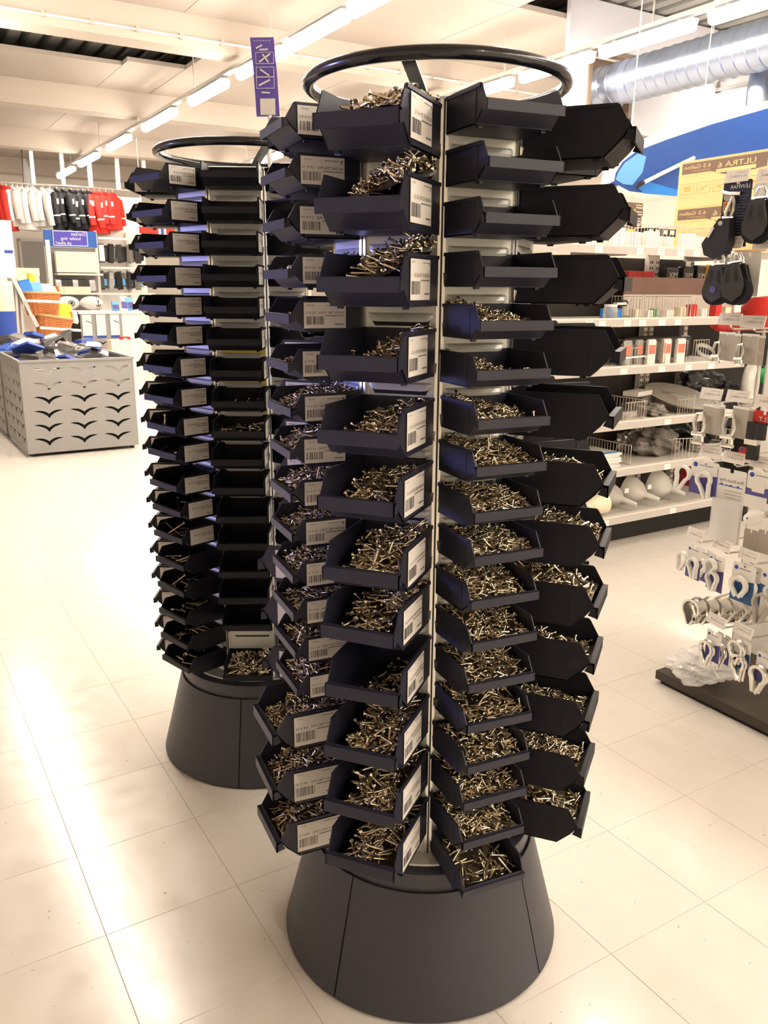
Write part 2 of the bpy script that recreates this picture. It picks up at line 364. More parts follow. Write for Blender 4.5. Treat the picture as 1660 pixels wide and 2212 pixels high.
def make_bin(name, kind, loc, rotz, label, group, color='bin', line=None, rich=True, tilt=0.0):
    t = thing(name, label, 'storage bin', loc, rotz, group)
    if tilt: t.rotation_euler = (tilt, 0, rotz)
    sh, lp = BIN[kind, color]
    link('bin_shell', sh, t); link('lip', lp, t)
    if line:
        D, H = (DL, HL) if kind == 'L' else (DS, HS)
        o = link('price_label', label_mesh(kind, line, rich), t, (BW/2+.0010+.0015, -.80*D if kind == 'S' else -.76*D, .12*H if kind == 'S' else .13*H))
        o.rotation_euler = (0, 0, math.pi/2)
    return t

# ---------------------------------------------------------------- screws
def screw_template(L, d, ribs):
    rh, hh, rs = d*.98, d*.62, d*.46; n = 8; V = []; T = []; Mi = []
    def ring(x, r): i = len(V); V.extend([(x, r*math.cos(2*math.pi*k/n), r*math.sin(2*math.pi*k/n)) for k in range(n)]); return i
    def join(i, j, m=0):
        for k in range(n):
            k2 = (k+1) % n; T.append((i+k, j+k, j+k2)); T.append((i+k, j+k2, i+k2)); Mi.extend([m, m])
    r0 = ring(0, rh); c = len(V); V.append((0, 0, 0))
    for k in range(n): T.append((c, r0+(k+1) % n, r0+k)); Mi.append(0)
    r1 = ring(d*.10, rh); join(r0, r1); r2 = ring(hh, rs); join(r1, r2); p = r2
    if ribs:
        xs = np.linspace(hh+.08*L, L*.84, ribs*2)
        for q, x in enumerate(xs): r = ring(x, rs*(1.12 if q % 2 else .84)); join(p, r); p = r
    else:
        r = ring(L*.84, rs); join(p, r); p = r
    c = len(V); V.append((L, 0, 0))
    for k in range(n): T.append((p+k, c, p+(k+1) % n)); Mi.append(0)
    a, b = rh*.58, rh*.16; e = -d*.02
    for (p_, q_) in ((a, b), (b, a)):
        i = len(V); V.extend([(e, -p_, -q_), (e, p_, -q_), (e, p_, q_), (e, -p_, q_)]); T.extend([(i, i+2, i+1), (i, i+3, i+2)]); Mi.extend([1, 1])
    return np.array(V), np.array(T), np.array(Mi)
SCREW = {}
def screw(L, d, ribs=0):
    k = (L, d, ribs)
    if k not in SCREW: SCREW[k] = screw_template(L, d, ribs)
    return SCREW[k]
def heap_height(D, H, hf, hb, tx, bump, rs):
    ph = [rs.uniform(0, 6.28) for _ in range(4)]
    def f(x, y):                                # y from -D (front) to 0 (back)
        u = np.clip((y+.9*D)/(.9*D), 0, 1)
        z = hf + (hb-hf)*np.sin(np.clip(u, 0, 1)*math.pi*.62)/math.sin(math.pi*.62)
        z = z*np.clip(1 + tx*x/(BW/2), .05, 1.6)
        z = z + bump*(np.sin(x*90+ph[0])+np.sin(y*80+ph[1])+np.sin((x+y)*140+ph[2]))/3
        return np.clip(z*H, .004, 1.35*H)
    return f
def rot_mats(yaw, pit, rol):
    cy, sy, cp, sp, cr, sr = np.cos(yaw), np.sin(yaw), np.cos(pit), np.sin(pit), np.cos(rol), np.sin(rol)
    R = np.empty((len(yaw), 3, 3))
    R[:, 0] = np.stack([cy*cp, cy*sp*sr-sy*cr, cy*sp*cr+sy*sr], 1); R[:, 1] = np.stack([sy*cp, sy*sp*sr+cy*cr, sy*sp*cr-cy*sr], 1)
    R[:, 2] = np.stack([-sp, cp*sr, cp*cr], 1); return R
def lay(n, L, d, D, H, f, depth, rs, steep=.28, x0=-1.0):
    """positions and rotations of n screws lying on the heap surface inside a bin"""
    w = BW/2-.005; yaw = rs.uniform(0, 2*math.pi, n); pit = rs.normal(0, steep, n)
    up = rs.random(n) < .07; pit[up] = rs.uniform(-1.2, 1.2, up.sum())
    hx = np.abs(np.cos(yaw)*np.cos(pit))*L/2; hy = np.abs(np.sin(yaw)*np.cos(pit))*L/2
    cx = x0*w + (w-x0*w)*rs.random(n); cy = -.88*D + .86*D*rs.random(n)
    cx = np.clip(cx, -w+hx, w-hx); cy = np.clip(cy, -.90*D+hy+.003, -.006-hy)
    cz = f(cx, cy) - depth*rs.random(n) + np.abs(np.sin(pit))*L*.18
    lowf = np.interp(cy-hy, [-.95*D, -.74*D, 0], [.5*H, 0, 0])
    cz = np.maximum(cz, lowf + np.abs(np.sin(pit))*L/2 + d*.9)
    R = rot_mats(yaw, pit, rs.uniform(0, 6.28, n)); C = np.stack([cx, cy, cz], 1) - R[:, :, 0]*L/2
    return C, R
def heap(bn, kind, n, L, d, hf, hb, tx, label, ribs=0, seed=0, x0=-1.0, lump=True, singles=0, glabel=None, bump=.06):
    D, H = (DL, HL) if kind == 'L' else (DS, HS)
    rs = np.random.default_rng(100+seed); f = heap_height(D, H, hf, hb, tx, bump, rs)
    C, R = lay(n, L, d, D, H, f, d*2.6, rs, x0=x0); tv, tt, tm = screw(L, d, ribs)
    V = np.einsum('kij,nj->kni', R, tv) + C[:, None, :]; k = len(tv)
    T = tt[None] + (np.arange(n)*k)[:, None, None]; Vs = [V.reshape(-1, 3)]; Ts = [T.reshape(-1, 3)]; Ms = [np.tile(tm, n)]
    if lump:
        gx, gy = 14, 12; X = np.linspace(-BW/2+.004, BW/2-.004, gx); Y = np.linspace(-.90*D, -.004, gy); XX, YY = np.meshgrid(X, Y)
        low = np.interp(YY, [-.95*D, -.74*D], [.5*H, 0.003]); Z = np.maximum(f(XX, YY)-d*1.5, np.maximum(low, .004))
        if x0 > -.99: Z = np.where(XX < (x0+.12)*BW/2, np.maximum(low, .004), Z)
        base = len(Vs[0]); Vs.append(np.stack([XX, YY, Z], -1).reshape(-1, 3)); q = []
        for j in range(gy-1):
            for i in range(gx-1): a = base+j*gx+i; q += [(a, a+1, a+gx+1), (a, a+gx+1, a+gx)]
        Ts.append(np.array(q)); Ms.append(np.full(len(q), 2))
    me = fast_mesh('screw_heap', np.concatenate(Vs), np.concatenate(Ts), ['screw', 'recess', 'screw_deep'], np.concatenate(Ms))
    o = link('screw_heap', me); o.location = bn.location; o.rotation_euler = bn.rotation_euler
    tag(o, label, 'screws', None, 'stuff')
    if singles:
        key = ('one', L, d, ribs)
        if key not in SCREW: SCREW[key] = fast_mesh('screw', tv, tt, ['screw', 'recess'], tm)
        C, R = lay(singles, L, d, D, H, lambda x, y: f(x, y)+d*.8, d*.6, rs, steep=.22, x0=max(x0, -.85))
        mw = Matrix.Translation(bn.location) @ bn.rotation_euler.to_matrix().to_4x4()
        order = sorted(range(singles), key=lambda q: C[q][1] + R[q][1][0]*L/2); lab = {}
        for r_ in range(0, singles, 5):
            for c_, q in enumerate(sorted(order[r_:r_+5], key=lambda q: C[q][0] + R[q][0][0]*L/2)): lab[q] = '%s, %s, %s' % (glabel, ('front row', 'second row', 'middle row', 'fourth row', 'back row')[r_//5], ('leftmost', 'second from left', 'third from left', 'fourth from left', 'fifth from left')[c_])
        for q in range(singles):
            s = link('screw', SCREW[key]); mm = Matrix([list(R[q][0])+[C[q][0]], list(R[q][1])+[C[q][1]], list(R[q][2])+[C[q][2]], [0, 0, 0, 1]])
            s.matrix_world = mw @ mm; tag(s, lab[q], 'screw', glabel)
    return o

# ---------------------------------------------------------------- the two bin carousels
APO = 0.183; SIDE = 2*APO*math.tan(math.pi/8); RV = APO/math.cos(math.pi/8)
def slot_mesh(w):
    m = MB(); h = .016; d = .007; e = .010
    # pressed louvre: the sheet bulges out into a lip whose open mouth looks down
    V = []; F = []
    for x, q in ((-w, 0), (-w+e*.5, .6), (-w+e, .9), (-w+2*e, 1), (w-2*e, 1), (w-e, .9), (w-e*.5, .6), (w, 0)):
        V += [(x, 0, .007), (x, -d*.7*q, .003), (x, -d*q, -.004*q), (x, -d*.9*q, -.009*q)]
    for i in range(7):
        for j in range(3): k = i*4+j; F.append((k, k+4, k+5, k+1))
    m.add(V, F, 0)
    m.add([(-w+e*.5, -.0006, -.004), (w-e*.5, -.0006, -.004), (w-e*1.3, -.0006, -.0165), (-w+e*1.3, -.0006, -.0165)], [(0, 3, 2, 1)], 1)  # dark quad painting the shadow below the lip
    return m.mesh('hanger_slot', ['panel', 'dark'])
SLOT = slot_mesh(SIDE/2-.012)
def hook_tabs():
    m = MB()
    for x in (0.0,):
        m.add([(x-.003, 0, .010), (x+.003, 0, .010), (x+.003, -.007, .008), (x-.003, -.007, .008), (x-.0015, -.003, -.012), (x+.0015, -.003, -.012)],
              [(0, 1, 2, 3), (3, 2, 5, 4), (0, 3, 4), (1, 5, 2)])
    return m.mesh('hook_tab', 'chrome')
TABS = hook_tabs()
def carousel(name, label, loc, phi, slots, seam, strut0, strips=()):
    t = thing(name, label, 'display stand', (*loc, 0), phi)
    for k in range(4):
        a = seam+k*math.pi/2
        MB().lathe([(.330, .006), (.262, .272), (.259, .272), (.327, .006)], 20, 0, a+.006, a+math.pi/2-.006, close=True).build('skirt_panel', 'skirt', t, True)
    m = MB(); m.lathe([(.324, .0), (.324, .010), (.256, .270), (.0, .270)], 64); m.build('base_core', 'black', t, True)
    MB().lathe([(.255, .270), (.257, .276), (.2565, .314), (.250, .318), (.0, .318)], 72).build('collar', 'collar', t, True)
    m = MB(); m.lathe([(.0, .319), (.235, .319), (.237, .321), (.235, .324), (.0, .324)], 72); m.build('turntable_disc', 'panel', t, True)
    zb, zt = .324, 1.813
    for k in range(8):
        an = k*math.pi/4; w = SIDE/2-.006
        p = MB().box(-w, w, -APO+.0, -APO+.002, zb, zt-.002).build('panel', 'panel', t, rotz=an)
        for z in slots.get(k, ()):
            link('hanger_slot', SLOT, p, (0, -APO, z)); [link('hook_tab', TABS, p, (q*(SIDE/2-.006), -APO, z+.035)) for q in (-1, 1)]
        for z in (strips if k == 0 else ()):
            MB().box(-w+.012, w, -APO-.0022, -APO-.0003, z-.004, z+.020).build('yellow_sheen_strip', 'yellow_sheen_strip', p)  # strip painting the yellow sheen on the front panel
        v = an+math.pi/8; m = MB(); m.x = Matrix.Rotation(v, 4, 'Z') @ Matrix.Translation((0, -RV+.003, 0))
        m.box(-.0075, -.0018, -.004, .003, zb, zt); m.box(.0018, .0075, -.004, .003, zb, zt); m.build('corner_post', 'chrome', t)
        m = MB(); m.x = Matrix.Rotation(v, 4, 'Z') @ Matrix.Translation((0, -RV+.003, 0)); m.box(-.0018, .0018, -.0025, .003, zb, zt); m.build('post_groove', 'black', t)
    m = MB(); m.lathe([(.0, zt), (RV-.004, zt), (RV-.002, zt+.004), (RV-.006, zt+.006), (.0, zt+.006)], 8, 0, math.pi/8, math.pi/8+2*math.pi); m.build('top_plate', 'panel', t)
    m = MB(); m.tube([(.244*math.cos(i*2*math.pi/72), .244*math.sin(i*2*math.pi/72), 1.873) for i in range(72)], .0115, 14, closed=True); m.build('ring', 'ring', t, True)
    for k in range(3):
        an = strut0+k*2*math.pi/3; m = MB(); m.x = Matrix.Rotation(an, 4, 'Z')
        P = [(-.012, -.240, 1.868), (.012, -.240, 1.868), (.012, -.095, zt+.010), (-.012, -.095, zt+.010)]
        Q = [(x, y, z+.004) for x, y, z in P]
        m.add(P+Q, [(0, 3, 2, 1), (4, 5, 6, 7), (0, 1, 5, 4), (1, 2, 6, 5), (2, 3, 7, 6), (3, 0, 4, 7)]); m.box(-.012, .012, -.1, -.04, zt+.006, zt+.012)
        m.build('strut', 'ring', t)
    return t
C1, PH1 = Vector((.09477, 1.73278)), -.37177
C2, PH2 = Vector((-.41492, 2.57915)), .02866
ZL = [1.7648, 1.64, 1.5189, 1.3934, 1.2674, 1.15, 1.0214, .9081, .7921, .6634, .5421, .4222]
ZR = [1.7885, 1.7047, 1.6209, 1.5373, 1.4503, 1.3689, 1.2851, 1.2028, 1.1198, 1.0387, .9548, .8713, .7877, .7028, .6155, .536, .4471, .364]
ZT = [1.7704, 1.641, 1.5236, 1.3928, 1.2748, 1.1434, 1.0201, .8956, .7751, .6477, .5207, .3932]
ZS = [1.7834, 1.7026, 1.62, 1.5342, 1.4555, 1.3678, 1.2847, 1.2038, 1.1196, 1.0401, .9553, .8748, .7938, .7134]
ZSB = [.6175, .4863, .3658]
ZP = [1.7896, 1.7032, 1.6195, 1.5358, 1.4528, 1.3692, 1.2859, 1.203, 1.1202, 1.0403, .9593, .8758, .7957, .7117, .6309, .5464, .3846]
ZQ = [1.7896, 1.7006, 1.6194, 1.5324, 1.4545, 1.3764, 1.2893, 1.2047, 1.1228, 1.0458, .9526, .8788, .7975, .7148, .6327, .5447, .4641, .3873]
ZU = [1.7885-.0835*i for i in range(18)]
ZV = [1.7704-.125*i for i in range(12)]
def low(zs, kind): return [z-.047 if kind == 'L' else z-.032 for z in zs]
sl = lambda zs, k: [z-.020 for z in low(zs, k)]
carousel('bin_carousel', 'nearest revolving stand of navy bins with charcoal cone base and black top ring', C1, PH1,
         {0: sl(ZL, 'L'), 1: sl(ZR, 'S'), 2: sl(ZT, 'L'), 7: sl(ZS, 'S')+sl(ZSB, 'L')}, R_(-36.7)-PH1, R_(-15)-PH1)
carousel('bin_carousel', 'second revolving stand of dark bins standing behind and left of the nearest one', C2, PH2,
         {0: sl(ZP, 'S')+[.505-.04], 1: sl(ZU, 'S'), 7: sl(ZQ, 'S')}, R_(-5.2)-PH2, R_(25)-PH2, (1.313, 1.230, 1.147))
def column(c, phi, face, zs, kind, name, fn):
    psi = phi+face*math.pi/4; n = Vector((math.sin(psi), -math.cos(psi))); tdir = Vector((math.cos(psi), math.sin(psi)))
    out = []
    for i, z in enumerate(low(zs, kind)):
        jit = random.uniform(-.003, .003); p = c + n*(APO+.003) + tdir*jit
        label, group, kw = fn(i)
        out.append(make_bin(name, kind, (p.x, p.y, z), psi+random.uniform(-.025, .025), label, group, **kw))
    return out
SUF = 'nearest stand'
# wide bins, front-left face
L_FILL = {0: 'heaped', 1: 'overflowing', 8: 'nearly empty'}
LT = ['A4 DIN 7C 7D 4 X 12', 'A4 DIN 7C 7D 4 X 13', 'A4 DIN 7C 7D 4 X 25', 'A4 DIN 965 PH2 4 X 6', 'A4 DIN 965 PH2 4 X 10', 'A4 DIN 965 PH2 5 X 12', 'A4 DIN 965 PH2 5 X 16', 'A4 DIN 965 PH2 5 X 20', 'A4 DIN 965 PH2 5 X 8', 'A4 DIN 965 PH2 5 X 25', 'A4 DIN 965 PH2 6 X 30', 'A4 DIN 965 PH2 6 X 40']
LB = column(C1, PH1, 0, ZL, 'L', 'screw_bin', lambda i: ("wide navy bin %s, %s, nearest stand's front-left face" % (L_FILL.get(i, 'full of screws'), nth(i)), 'wide bins on the front-left face', dict(line=LT[i])))
LPAR = [(.034, .0055, .62, .93, .20, -.6), (.036, .0052, .62, 1.12, .42, -.35), (.046, .005, .55, 1.00, .45, -.45), (.024, .0046, .30, .66, .55, -.30),
        (.027, .0055, .38, .72, .35, -.55), (.034, .0056, .40, .72, .25, -.6), (.034, .0056, .40, .85, .28, -.6), (.048, .0052, .38, .82, .30, -.5),
        (.024, .0050, .24, .26, .5, -.15), (.030, .0056, .40, .75, .25, -.6), (.036, .0056, .40, .74, .25, -.6), (.044, .0058, .40, .70, .25, -.55)]
for i, (b, (L, d, hf, hb, tx, x0)) in enumerate(zip(LB, LPAR)):
    n = int(2.1*(BW*DL*.8)*(1-x0)/2/(L*d*1.25)); n = 48 if i == 8 else n
    heap(b, 'L', n, L, d, hf, hb, tx, 'heap of countersunk steel screws filling the %s wide bin, front-left face' % (ORD[i]), 6, i, x0, lump=(i != 8),
         singles=25 if i != 8 else 18, glabel='loose steel screw in %s wide front-left bin' % ORD[i])
# small bins, front-right face
RF = ['empty', 'empty', 'empty', 'empty'] + ['partly filled']*3 + ['well filled']*11
RB = column(C1, PH1, 1, ZR, 'S', 'screw_bin', lambda i: ("small navy bin, %s, %s, nearest stand's front-right face" % (RF[i], nth(i)), 'small bins on the front-right face', dict(tilt=.0 if i < 17 else .2)))
RPAR = {4: (.020, .0036, .42, .80, -.35), 5: (.018, .0036, .35, .55, -.65), 6: (.018, .0036, .42, .80, -.35), 7: (.024, .0034, .42, .90, -.2), 8: (.026, .0034, .45, .86, -.2), 9: (.020, .0036, .45, .80, -.15),
        10: (.020, .0038, .45, .85, -.15), 11: (.027, .0038, .45, .88, -.12), 12: (.028, .0036, .45, .88, -.1), 13: (.032, .0038, .45, .86, -.1), 14: (.018, .0040, .45, .86, -.1), 15: (.022, .0036, .45, .86, -.1), 16: (.022, .0042, .45, .86, -.12), 17: (.044, .0046, .30, .60, -.25)}
for i, (L, d, hf, hb, tx) in RPAR.items():
    n = int(2.0*(BW*DS*.8)/(L*d*1.3)); n = 70 if i == 17 else n
    heap(RB[i], 'S', n, L, d, hf, hb, tx, 'heap of small steel screws in the %s small bin of the front-right face' % ORD[i], 0, 30+i)
# wide bins, right face (seen from the side)
TF = {5: 'with screws', 6: 'with screws', 7: 'brimming with screws', 10: 'with few screws', 11: 'with screws'}
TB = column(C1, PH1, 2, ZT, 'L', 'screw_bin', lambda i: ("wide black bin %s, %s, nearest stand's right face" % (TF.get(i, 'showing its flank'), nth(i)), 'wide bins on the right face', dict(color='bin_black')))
for i, (L, d, hf, hb, tx) in {5: (.034, .005, .4, .82, 0), 6: (.036, .0055, .55, .92, 0), 7: (.034, .0055, .62, 1.0, 0), 8: (.03, .005, .3, .6, 0), 9: (.02, .004, .3, .45, 0), 10: (.028, .0045, .35, .74, 0), 11: (.036, .0055, .4, .84, 0)}.items():
    heap(TB[i], 'L', int(1.9*(BW*DL*.8)/(L*d*1.3)), L, d, hf, hb, tx, 'heap of steel screws inside the %s wide black bin, right face' % ORD[i], 0, 60+i)
# small bins with labels, left face, and three wide ones below them
ST = ['A4 DIN 7982 PH2   2.9 X 9.5', 'A4 DIN 7982 PH2   2.9 X 13', 'A4 DIN 7982 PH2   2.9 X 19', 'A4 DIN 7982 TORX   3.9 X 9.5', 'A4 DIN 7982 TORX   3.5 X 13', 'A4 DIN 7982 TORX   3.5 X 16', 'A4 DIN 7982 TORX   3.5 X 19',
      'A4 DIN 7982 TORX   3.5 X 20', 'A4 DIN 7982 TORX   2.2 X 25', 'A4 DIN 7982 TORX   4.2 X 10', 'A4 DIN 7982 TORX   4.2 X 16', 'A4 DIN 7982 TORX   4.2 X 20', 'A4 DIN 7982 TORX   4.2 X 25', 'A4 DIN 7982 TORX   4.2 X 30']
SB = column(C1, PH1, 7, ZS, 'S', 'screw_bin', lambda i: ("small navy bin with barcode label, %s, nearest stand's left face" % nth(i), 'small bins on the left face', dict(line=ST[i])))
S2 = column(C1, PH1, 7, ZSB, 'L', 'screw_bin', lambda i: ("barcode-labelled wide navy bin, %s of three at nearest stand's left foot" % ['upper', 'middle', 'lowest'][i], 'wide bins on the left face',
            dict(line=['A4 DIN 7982 PH2   4.8 X 16', 'A4 DIN 7982 PH2   4.8 X 20', 'A4 DIN 7982 TORX   4.8 X 25'][i])))
for i, (L, d, hf, hb, tx) in {4: (.016, .0032, .3, .6, 0), 3: (.02, .0032, .4, .95, 0), 5: (.018, .0034, .3, .7, 0), 6: (.018, .0036, .45, 1.0, 0), 7: (.024, .0034, .5, 1.0, 0), 8: (.03, .0036, .5, 1.0, 0), 9: (.016, .0036, .42, .85, 0), 10: (.022, .004, .5, 1.0, 0),
                              11: (.026, .0036, .4, .8, 0), 12: (.03, .004, .45, .85, 0), 13: (.03, .0044, .5, .9, 0)}.items():
    heap(SB[i], 'S', int(1.9*(BW*DS*.8)/(L*d*1.3)), L, d, hf, hb, tx, 'heap of small screws in the %s labelled small bin of the left face' % ORD[i], 0, 80+i)
for i, (L, d, hf, hb, tx) in enumerate([(.018, .0042, .35, .86, 0), (.02, .0042, .42, .9, 0), (.03, .0044, .3, .8, 0)]):
    heap(S2[i], 'L', int(1.9*(BW*DL*.8)/(L*d*1.3)), L, d, hf, hb, tx, 'heap of screws in the %s wide bin at the foot of the left face' % ['upper', 'middle', 'lowest'][i], 0, 100+i)
# faces turned away: only the bins whose ends show past the others
column(C1, PH1, 6, [.90, .775, .65, .525, .40], 'L', 'screw_bin', lambda i: ("wide dark bin peeping out behind nearest stand's left face, %s" % ['upper', 'second', 'middle', 'fourth', 'lowest'][i], 'wide bins behind the left face', dict(line='A4 DIN 7982', rich=False)))
column(C1, PH1, 6, ZU[:10], 'S', 'screw_bin', lambda i: ("small dark bin mostly hidden behind nearest stand's left face, %s" % nth(i), 'small bins behind the left face', dict(line='A4 DIN 7982', rich=False)))
column(C1, PH1, 3, ZV, 'L', 'screw_bin', lambda i: ("wide black bin peeping out behind nearest stand's right face, %s" % nth(i), 'wide bins behind the right face', dict(color='bin_black')))
# second stand
PT = ['A4 DIN 965 M 4 X %d' % x for x in (8, 10, 12, 16, 20, 25, 30, 35, 40, 45, 50, 55, 60, 65, 70, 75, 80, 90)]
S2S = 'of the second stand'
PF = {7: 'with a few screws', 8: 'with loose bolts', 16: 'filled with long bolts, standing apart'}
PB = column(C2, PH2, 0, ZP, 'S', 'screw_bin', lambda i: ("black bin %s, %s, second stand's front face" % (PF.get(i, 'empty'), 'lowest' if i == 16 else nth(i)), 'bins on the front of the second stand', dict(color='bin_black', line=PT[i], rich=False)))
for i, (n, L, d, hf, hb, tx) in {7: (45, .016, .004, .25, .35, .5), 8: (40, .034, .0045, .30, .5, .2), 16: (90, .046, .005, .45, .85, .1)}.items():
    heap(PB[i], 'S', n, L, d, hf, hb, tx, '%s in the %s bin on the front of the second stand' % (['small screws', 'loose long bolts', 'heap of long bolts'][[7, 8, 16].index(i)], 'lowest' if i == 16 else ORD[i]), 0, 120+i, lump=i == 16)
QF = {8: 'with big-headed bolts', 9: 'with a few bolts', 12: 'with long bolts'}
QB = column(C2, PH2, 7, ZQ, 'S', 'screw_bin', lambda i: ("black bin %s, %s, second stand's left face" % (QF.get(i, 'with white label' if i < 13 else 'without label'), nth(i)), 'bins on the left of the second stand', dict(color='bin_black', line=PT[i] if i < 13 else None, rich=i == 0)))
for i, (n, L, d) in {8: (14, .05, .006), 9: (12, .04, .005), 11: (10, .05, .005), 12: (14, .065, .0062), 13: (10, .05, .006), 14: (12, .055, .006), 15: (16, .045, .006), 16: (14, .055, .006), 17: (8, .065, .007)}.items():
    heap(QB[i], 'S', n, L, d, .3, .45, .3, 'scattered bolts in the %s bin on the left of the second stand' % ORD[i], 0, 140+i, lump=False)
column(C2, PH2, 6, ZU, 'S', 'screw_bin', lambda i: ("black bin end jutting out at second stand's far left, %s" % nth(i), 'bins at the far left of the second stand', dict(color='bin_black', line='A4 DIN 965', rich=False)))
column(C2, PH2, 1, ZU, 'S', 'screw_bin', lambda i: ("black bin half hidden at second stand's right, behind nearest stand, %s" % nth(i), 'bins on the right of the second stand', dict(color='bin_black')))
# ---------------------------------------------------------------- measuring helpers: a point of the photograph on a known vertical plane
def ray(u, v):
    a, b = (u-830)/F_PX, (1106-v)/F_PX; cr, sr = math.cos(ROLL), math.sin(ROLL); x, y = cr*a-sr*b, sr*a+cr*b
    c, s = math.cos(PITCH), math.sin(PITCH); return Vector((x, c+y*s, -s+y*c))
def on_b(u, v, b):
    r = ray(u, v); t = b/(r.dot(U1)); p = r*t; return p.dot(U2), p.z+CAM_H            # -> (a, z)
def on_a(u, v, a):
    r = ray(u, v); t = a/(r.dot(U2)); p = r*t; return p.dot(U1), p.z+CAM_H            # -> (b, z)
SIDE_ROT = YAW - math.pi/2                     # faces -U2 instead of -U1
MORE = dict(
 clear=mat('clear_plastic', (0.93, 0.92, 0.90), 0.12, trans=0.75, spec=0.6), clearbag=mat('crinkled_clear_film', (0.95, 0.94, 0.92), 0.15, alpha=0.42, spec=0.9, bump=0.8, bscale=60),
 greybag=mat('grey_plastic_bag', (0.20, 0.18, 0.16), 0.25, noise=0.6, nscale=18, bump=0.8, bscale=40), blackbag=mat('black_film', (0.02, 0.02, 0.02), 0.25, bump=0.6, bscale=50),
 brownmetal=mat('brown_brushed_metal', (0.24, 0.15, 0.125), 0.32, metal=0.5, noise=0.15, nscale=8), funnel=mat('translucent_funnel', (0.80, 0.78, 0.72), 0.35, trans=0.15),
 creamp=mat('cream_plastic', (0.90, 0.80, 0.58), 0.4), purple=mat('violet_print', (0.10, 0.085, 0.30), 0.45), cardblue=mat('deep_blue_print', (0.03, 0.10, 0.30), 0.45),
 whitep=mat('white_plastic', (0.88, 0.86, 0.81), 0.35), zinc=mat('galvanised_sheet', (0.40, 0.46, 0.60), 0.28, metal=0.9, noise=0.2, nscale=6), greyrub=mat('grey_moulded_plastic', (0.42, 0.39, 0.34), 0.5),
 orange=mat('orange_carton', (0.80, 0.36, 0.04), 0.55), green=mat('green_plastic', (0.02, 0.33, 0.08), 0.4), hose=mat('milky_hose', (0.62, 0.62, 0.56), 0.3, noise=0.3, nscale=14),
 wicker=mat('wicker_cane', (0.50, 0.17, 0.05), 0.55, noise=0.35, nscale=60), cane=mat('light_cane', (0.60, 0.36, 0.17), 0.5), jred=mat('red_cloth', (0.72, 0.035, 0.025), 0.75, noise=0.1, nscale=10, bump=.4, bscale=20), jwhite=mat('white_cloth', (0.84, 0.81, 0.76), 0.75, noise=0.06, nscale=10, bump=.4, bscale=20),
 jblack=mat('black_cloth', (0.018, 0.018, 0.022), 0.7, noise=0.2, nscale=12, bump=.4, bscale=20), reflect=mat('reflective_tape', (0.80, 0.80, 0.76), 0.4), signblue=mat('sign_blue', (0.02, 0.10, 0.42), 0.45), signviolet=mat('sign_violet', (0.075, 0.055, 0.43), 0.45),
 bluecloth=mat('blue_cloth', (0.03, 0.09, 0.38), 0.7, bump=.5, bscale=30), silver=mat('silver_film', (0.45, 0.43, 0.42), 0.22, metal=0.7, noise=0.7, nscale=22, bump=.8, bscale=30), darkpack=mat('dark_pack', (0.04, 0.038, 0.04), 0.35, noise=0.5, nscale=40),
 lightblue=mat('light_blue_deck', (0.16, 0.45, 0.85), 0.4), boardblue=mat('board_blue', (0.025, 0.09, 0.36), 0.45), doorgrey=mat('grey_door', (0.30, 0.285, 0.27), 0.55), signpaper=mat('violet_sample_card', (0.16, 0.11, 0.50), 0.3))
M.update(MORE)

# ---------------------------------------------------------------- small violet sample card on a clip above the second stand
t = thing('sample_card', 'tall violet header card with drawn white fittings on a white clip above the second stand', 'sign', (-.338, 2.60, 1.822), R_(-4))
m = MB(); m.tube([(0, 0, 0), (-.004, -.004, .06), (.006, 0, .13), (0, 0, .16)], .0065, 8); m.build('clip_strip', 'white', t, True)
m = MB(); N_ = 10
for i in range(N_):
    z0, z1 = .158+.205*i/N_, .158+.205*(i+1)/N_; y0, y1 = [.008*math.sin(3.2*q/N_) for q in (i, i+1)]; x0, x1 = -.004-.012*i/N_, -.004-.012*(i+1)/N_
    m.add([(x0-.034, y0, z0), (x0+.034, y0, z0), (x1+.034, y1, z1), (x1-.034, y1, z1), (x0-.034, y0+.0015, z0), (x0+.034, y0+.0015, z0), (x1+.034, y1+.0015, z1), (x1-.034, y1+.0015, z1)], [(0, 1, 2, 3), (7, 6, 5, 4), (1, 5, 6, 2), (0, 3, 7, 4)])
cd_ = m.build('card', 'signpaper', t)
m = MB(); e = -.0015
m.box(-.026, .018, e, e+.0005, .162, .205); 
for q, (z0, z1) in enumerate(((.232, .262), (.262, .288), (.296, .326))):
    for (x0, x1, a_, b_) in ((-.03, .022, z0, z0+.0012), (-.03, .022, z1-.0012, z1), (-.03, -.0288, z0, z1), (.0208, .022, z0, z1)): m.box(x0-.006, x1-.006, e+.003, e+.0045, a_, b_)
for (p, q) in (((-.025, .24), (.008, .255)), ((-.02, .282), (.005, .266)), ((-.022, .301), (.01, .322)), ((-.012, .321), (.004, .300)), ((-.018, .222), (.006, .2205)), ((-.02, .332), (.004, .333)), ((-.03, .336), (-.012, .344))):
    m.bar((p[0]-.004, .003, p[1]), (q[0]-.004, .003, q[1]), .004, .004)
for i in range(6): m.box(-.040+i*.0085, -.034+i*.0085, .0005, .0012, .354, .360)
m.build('printed_drawing', 'card', t)['kind'] = 'stuff'

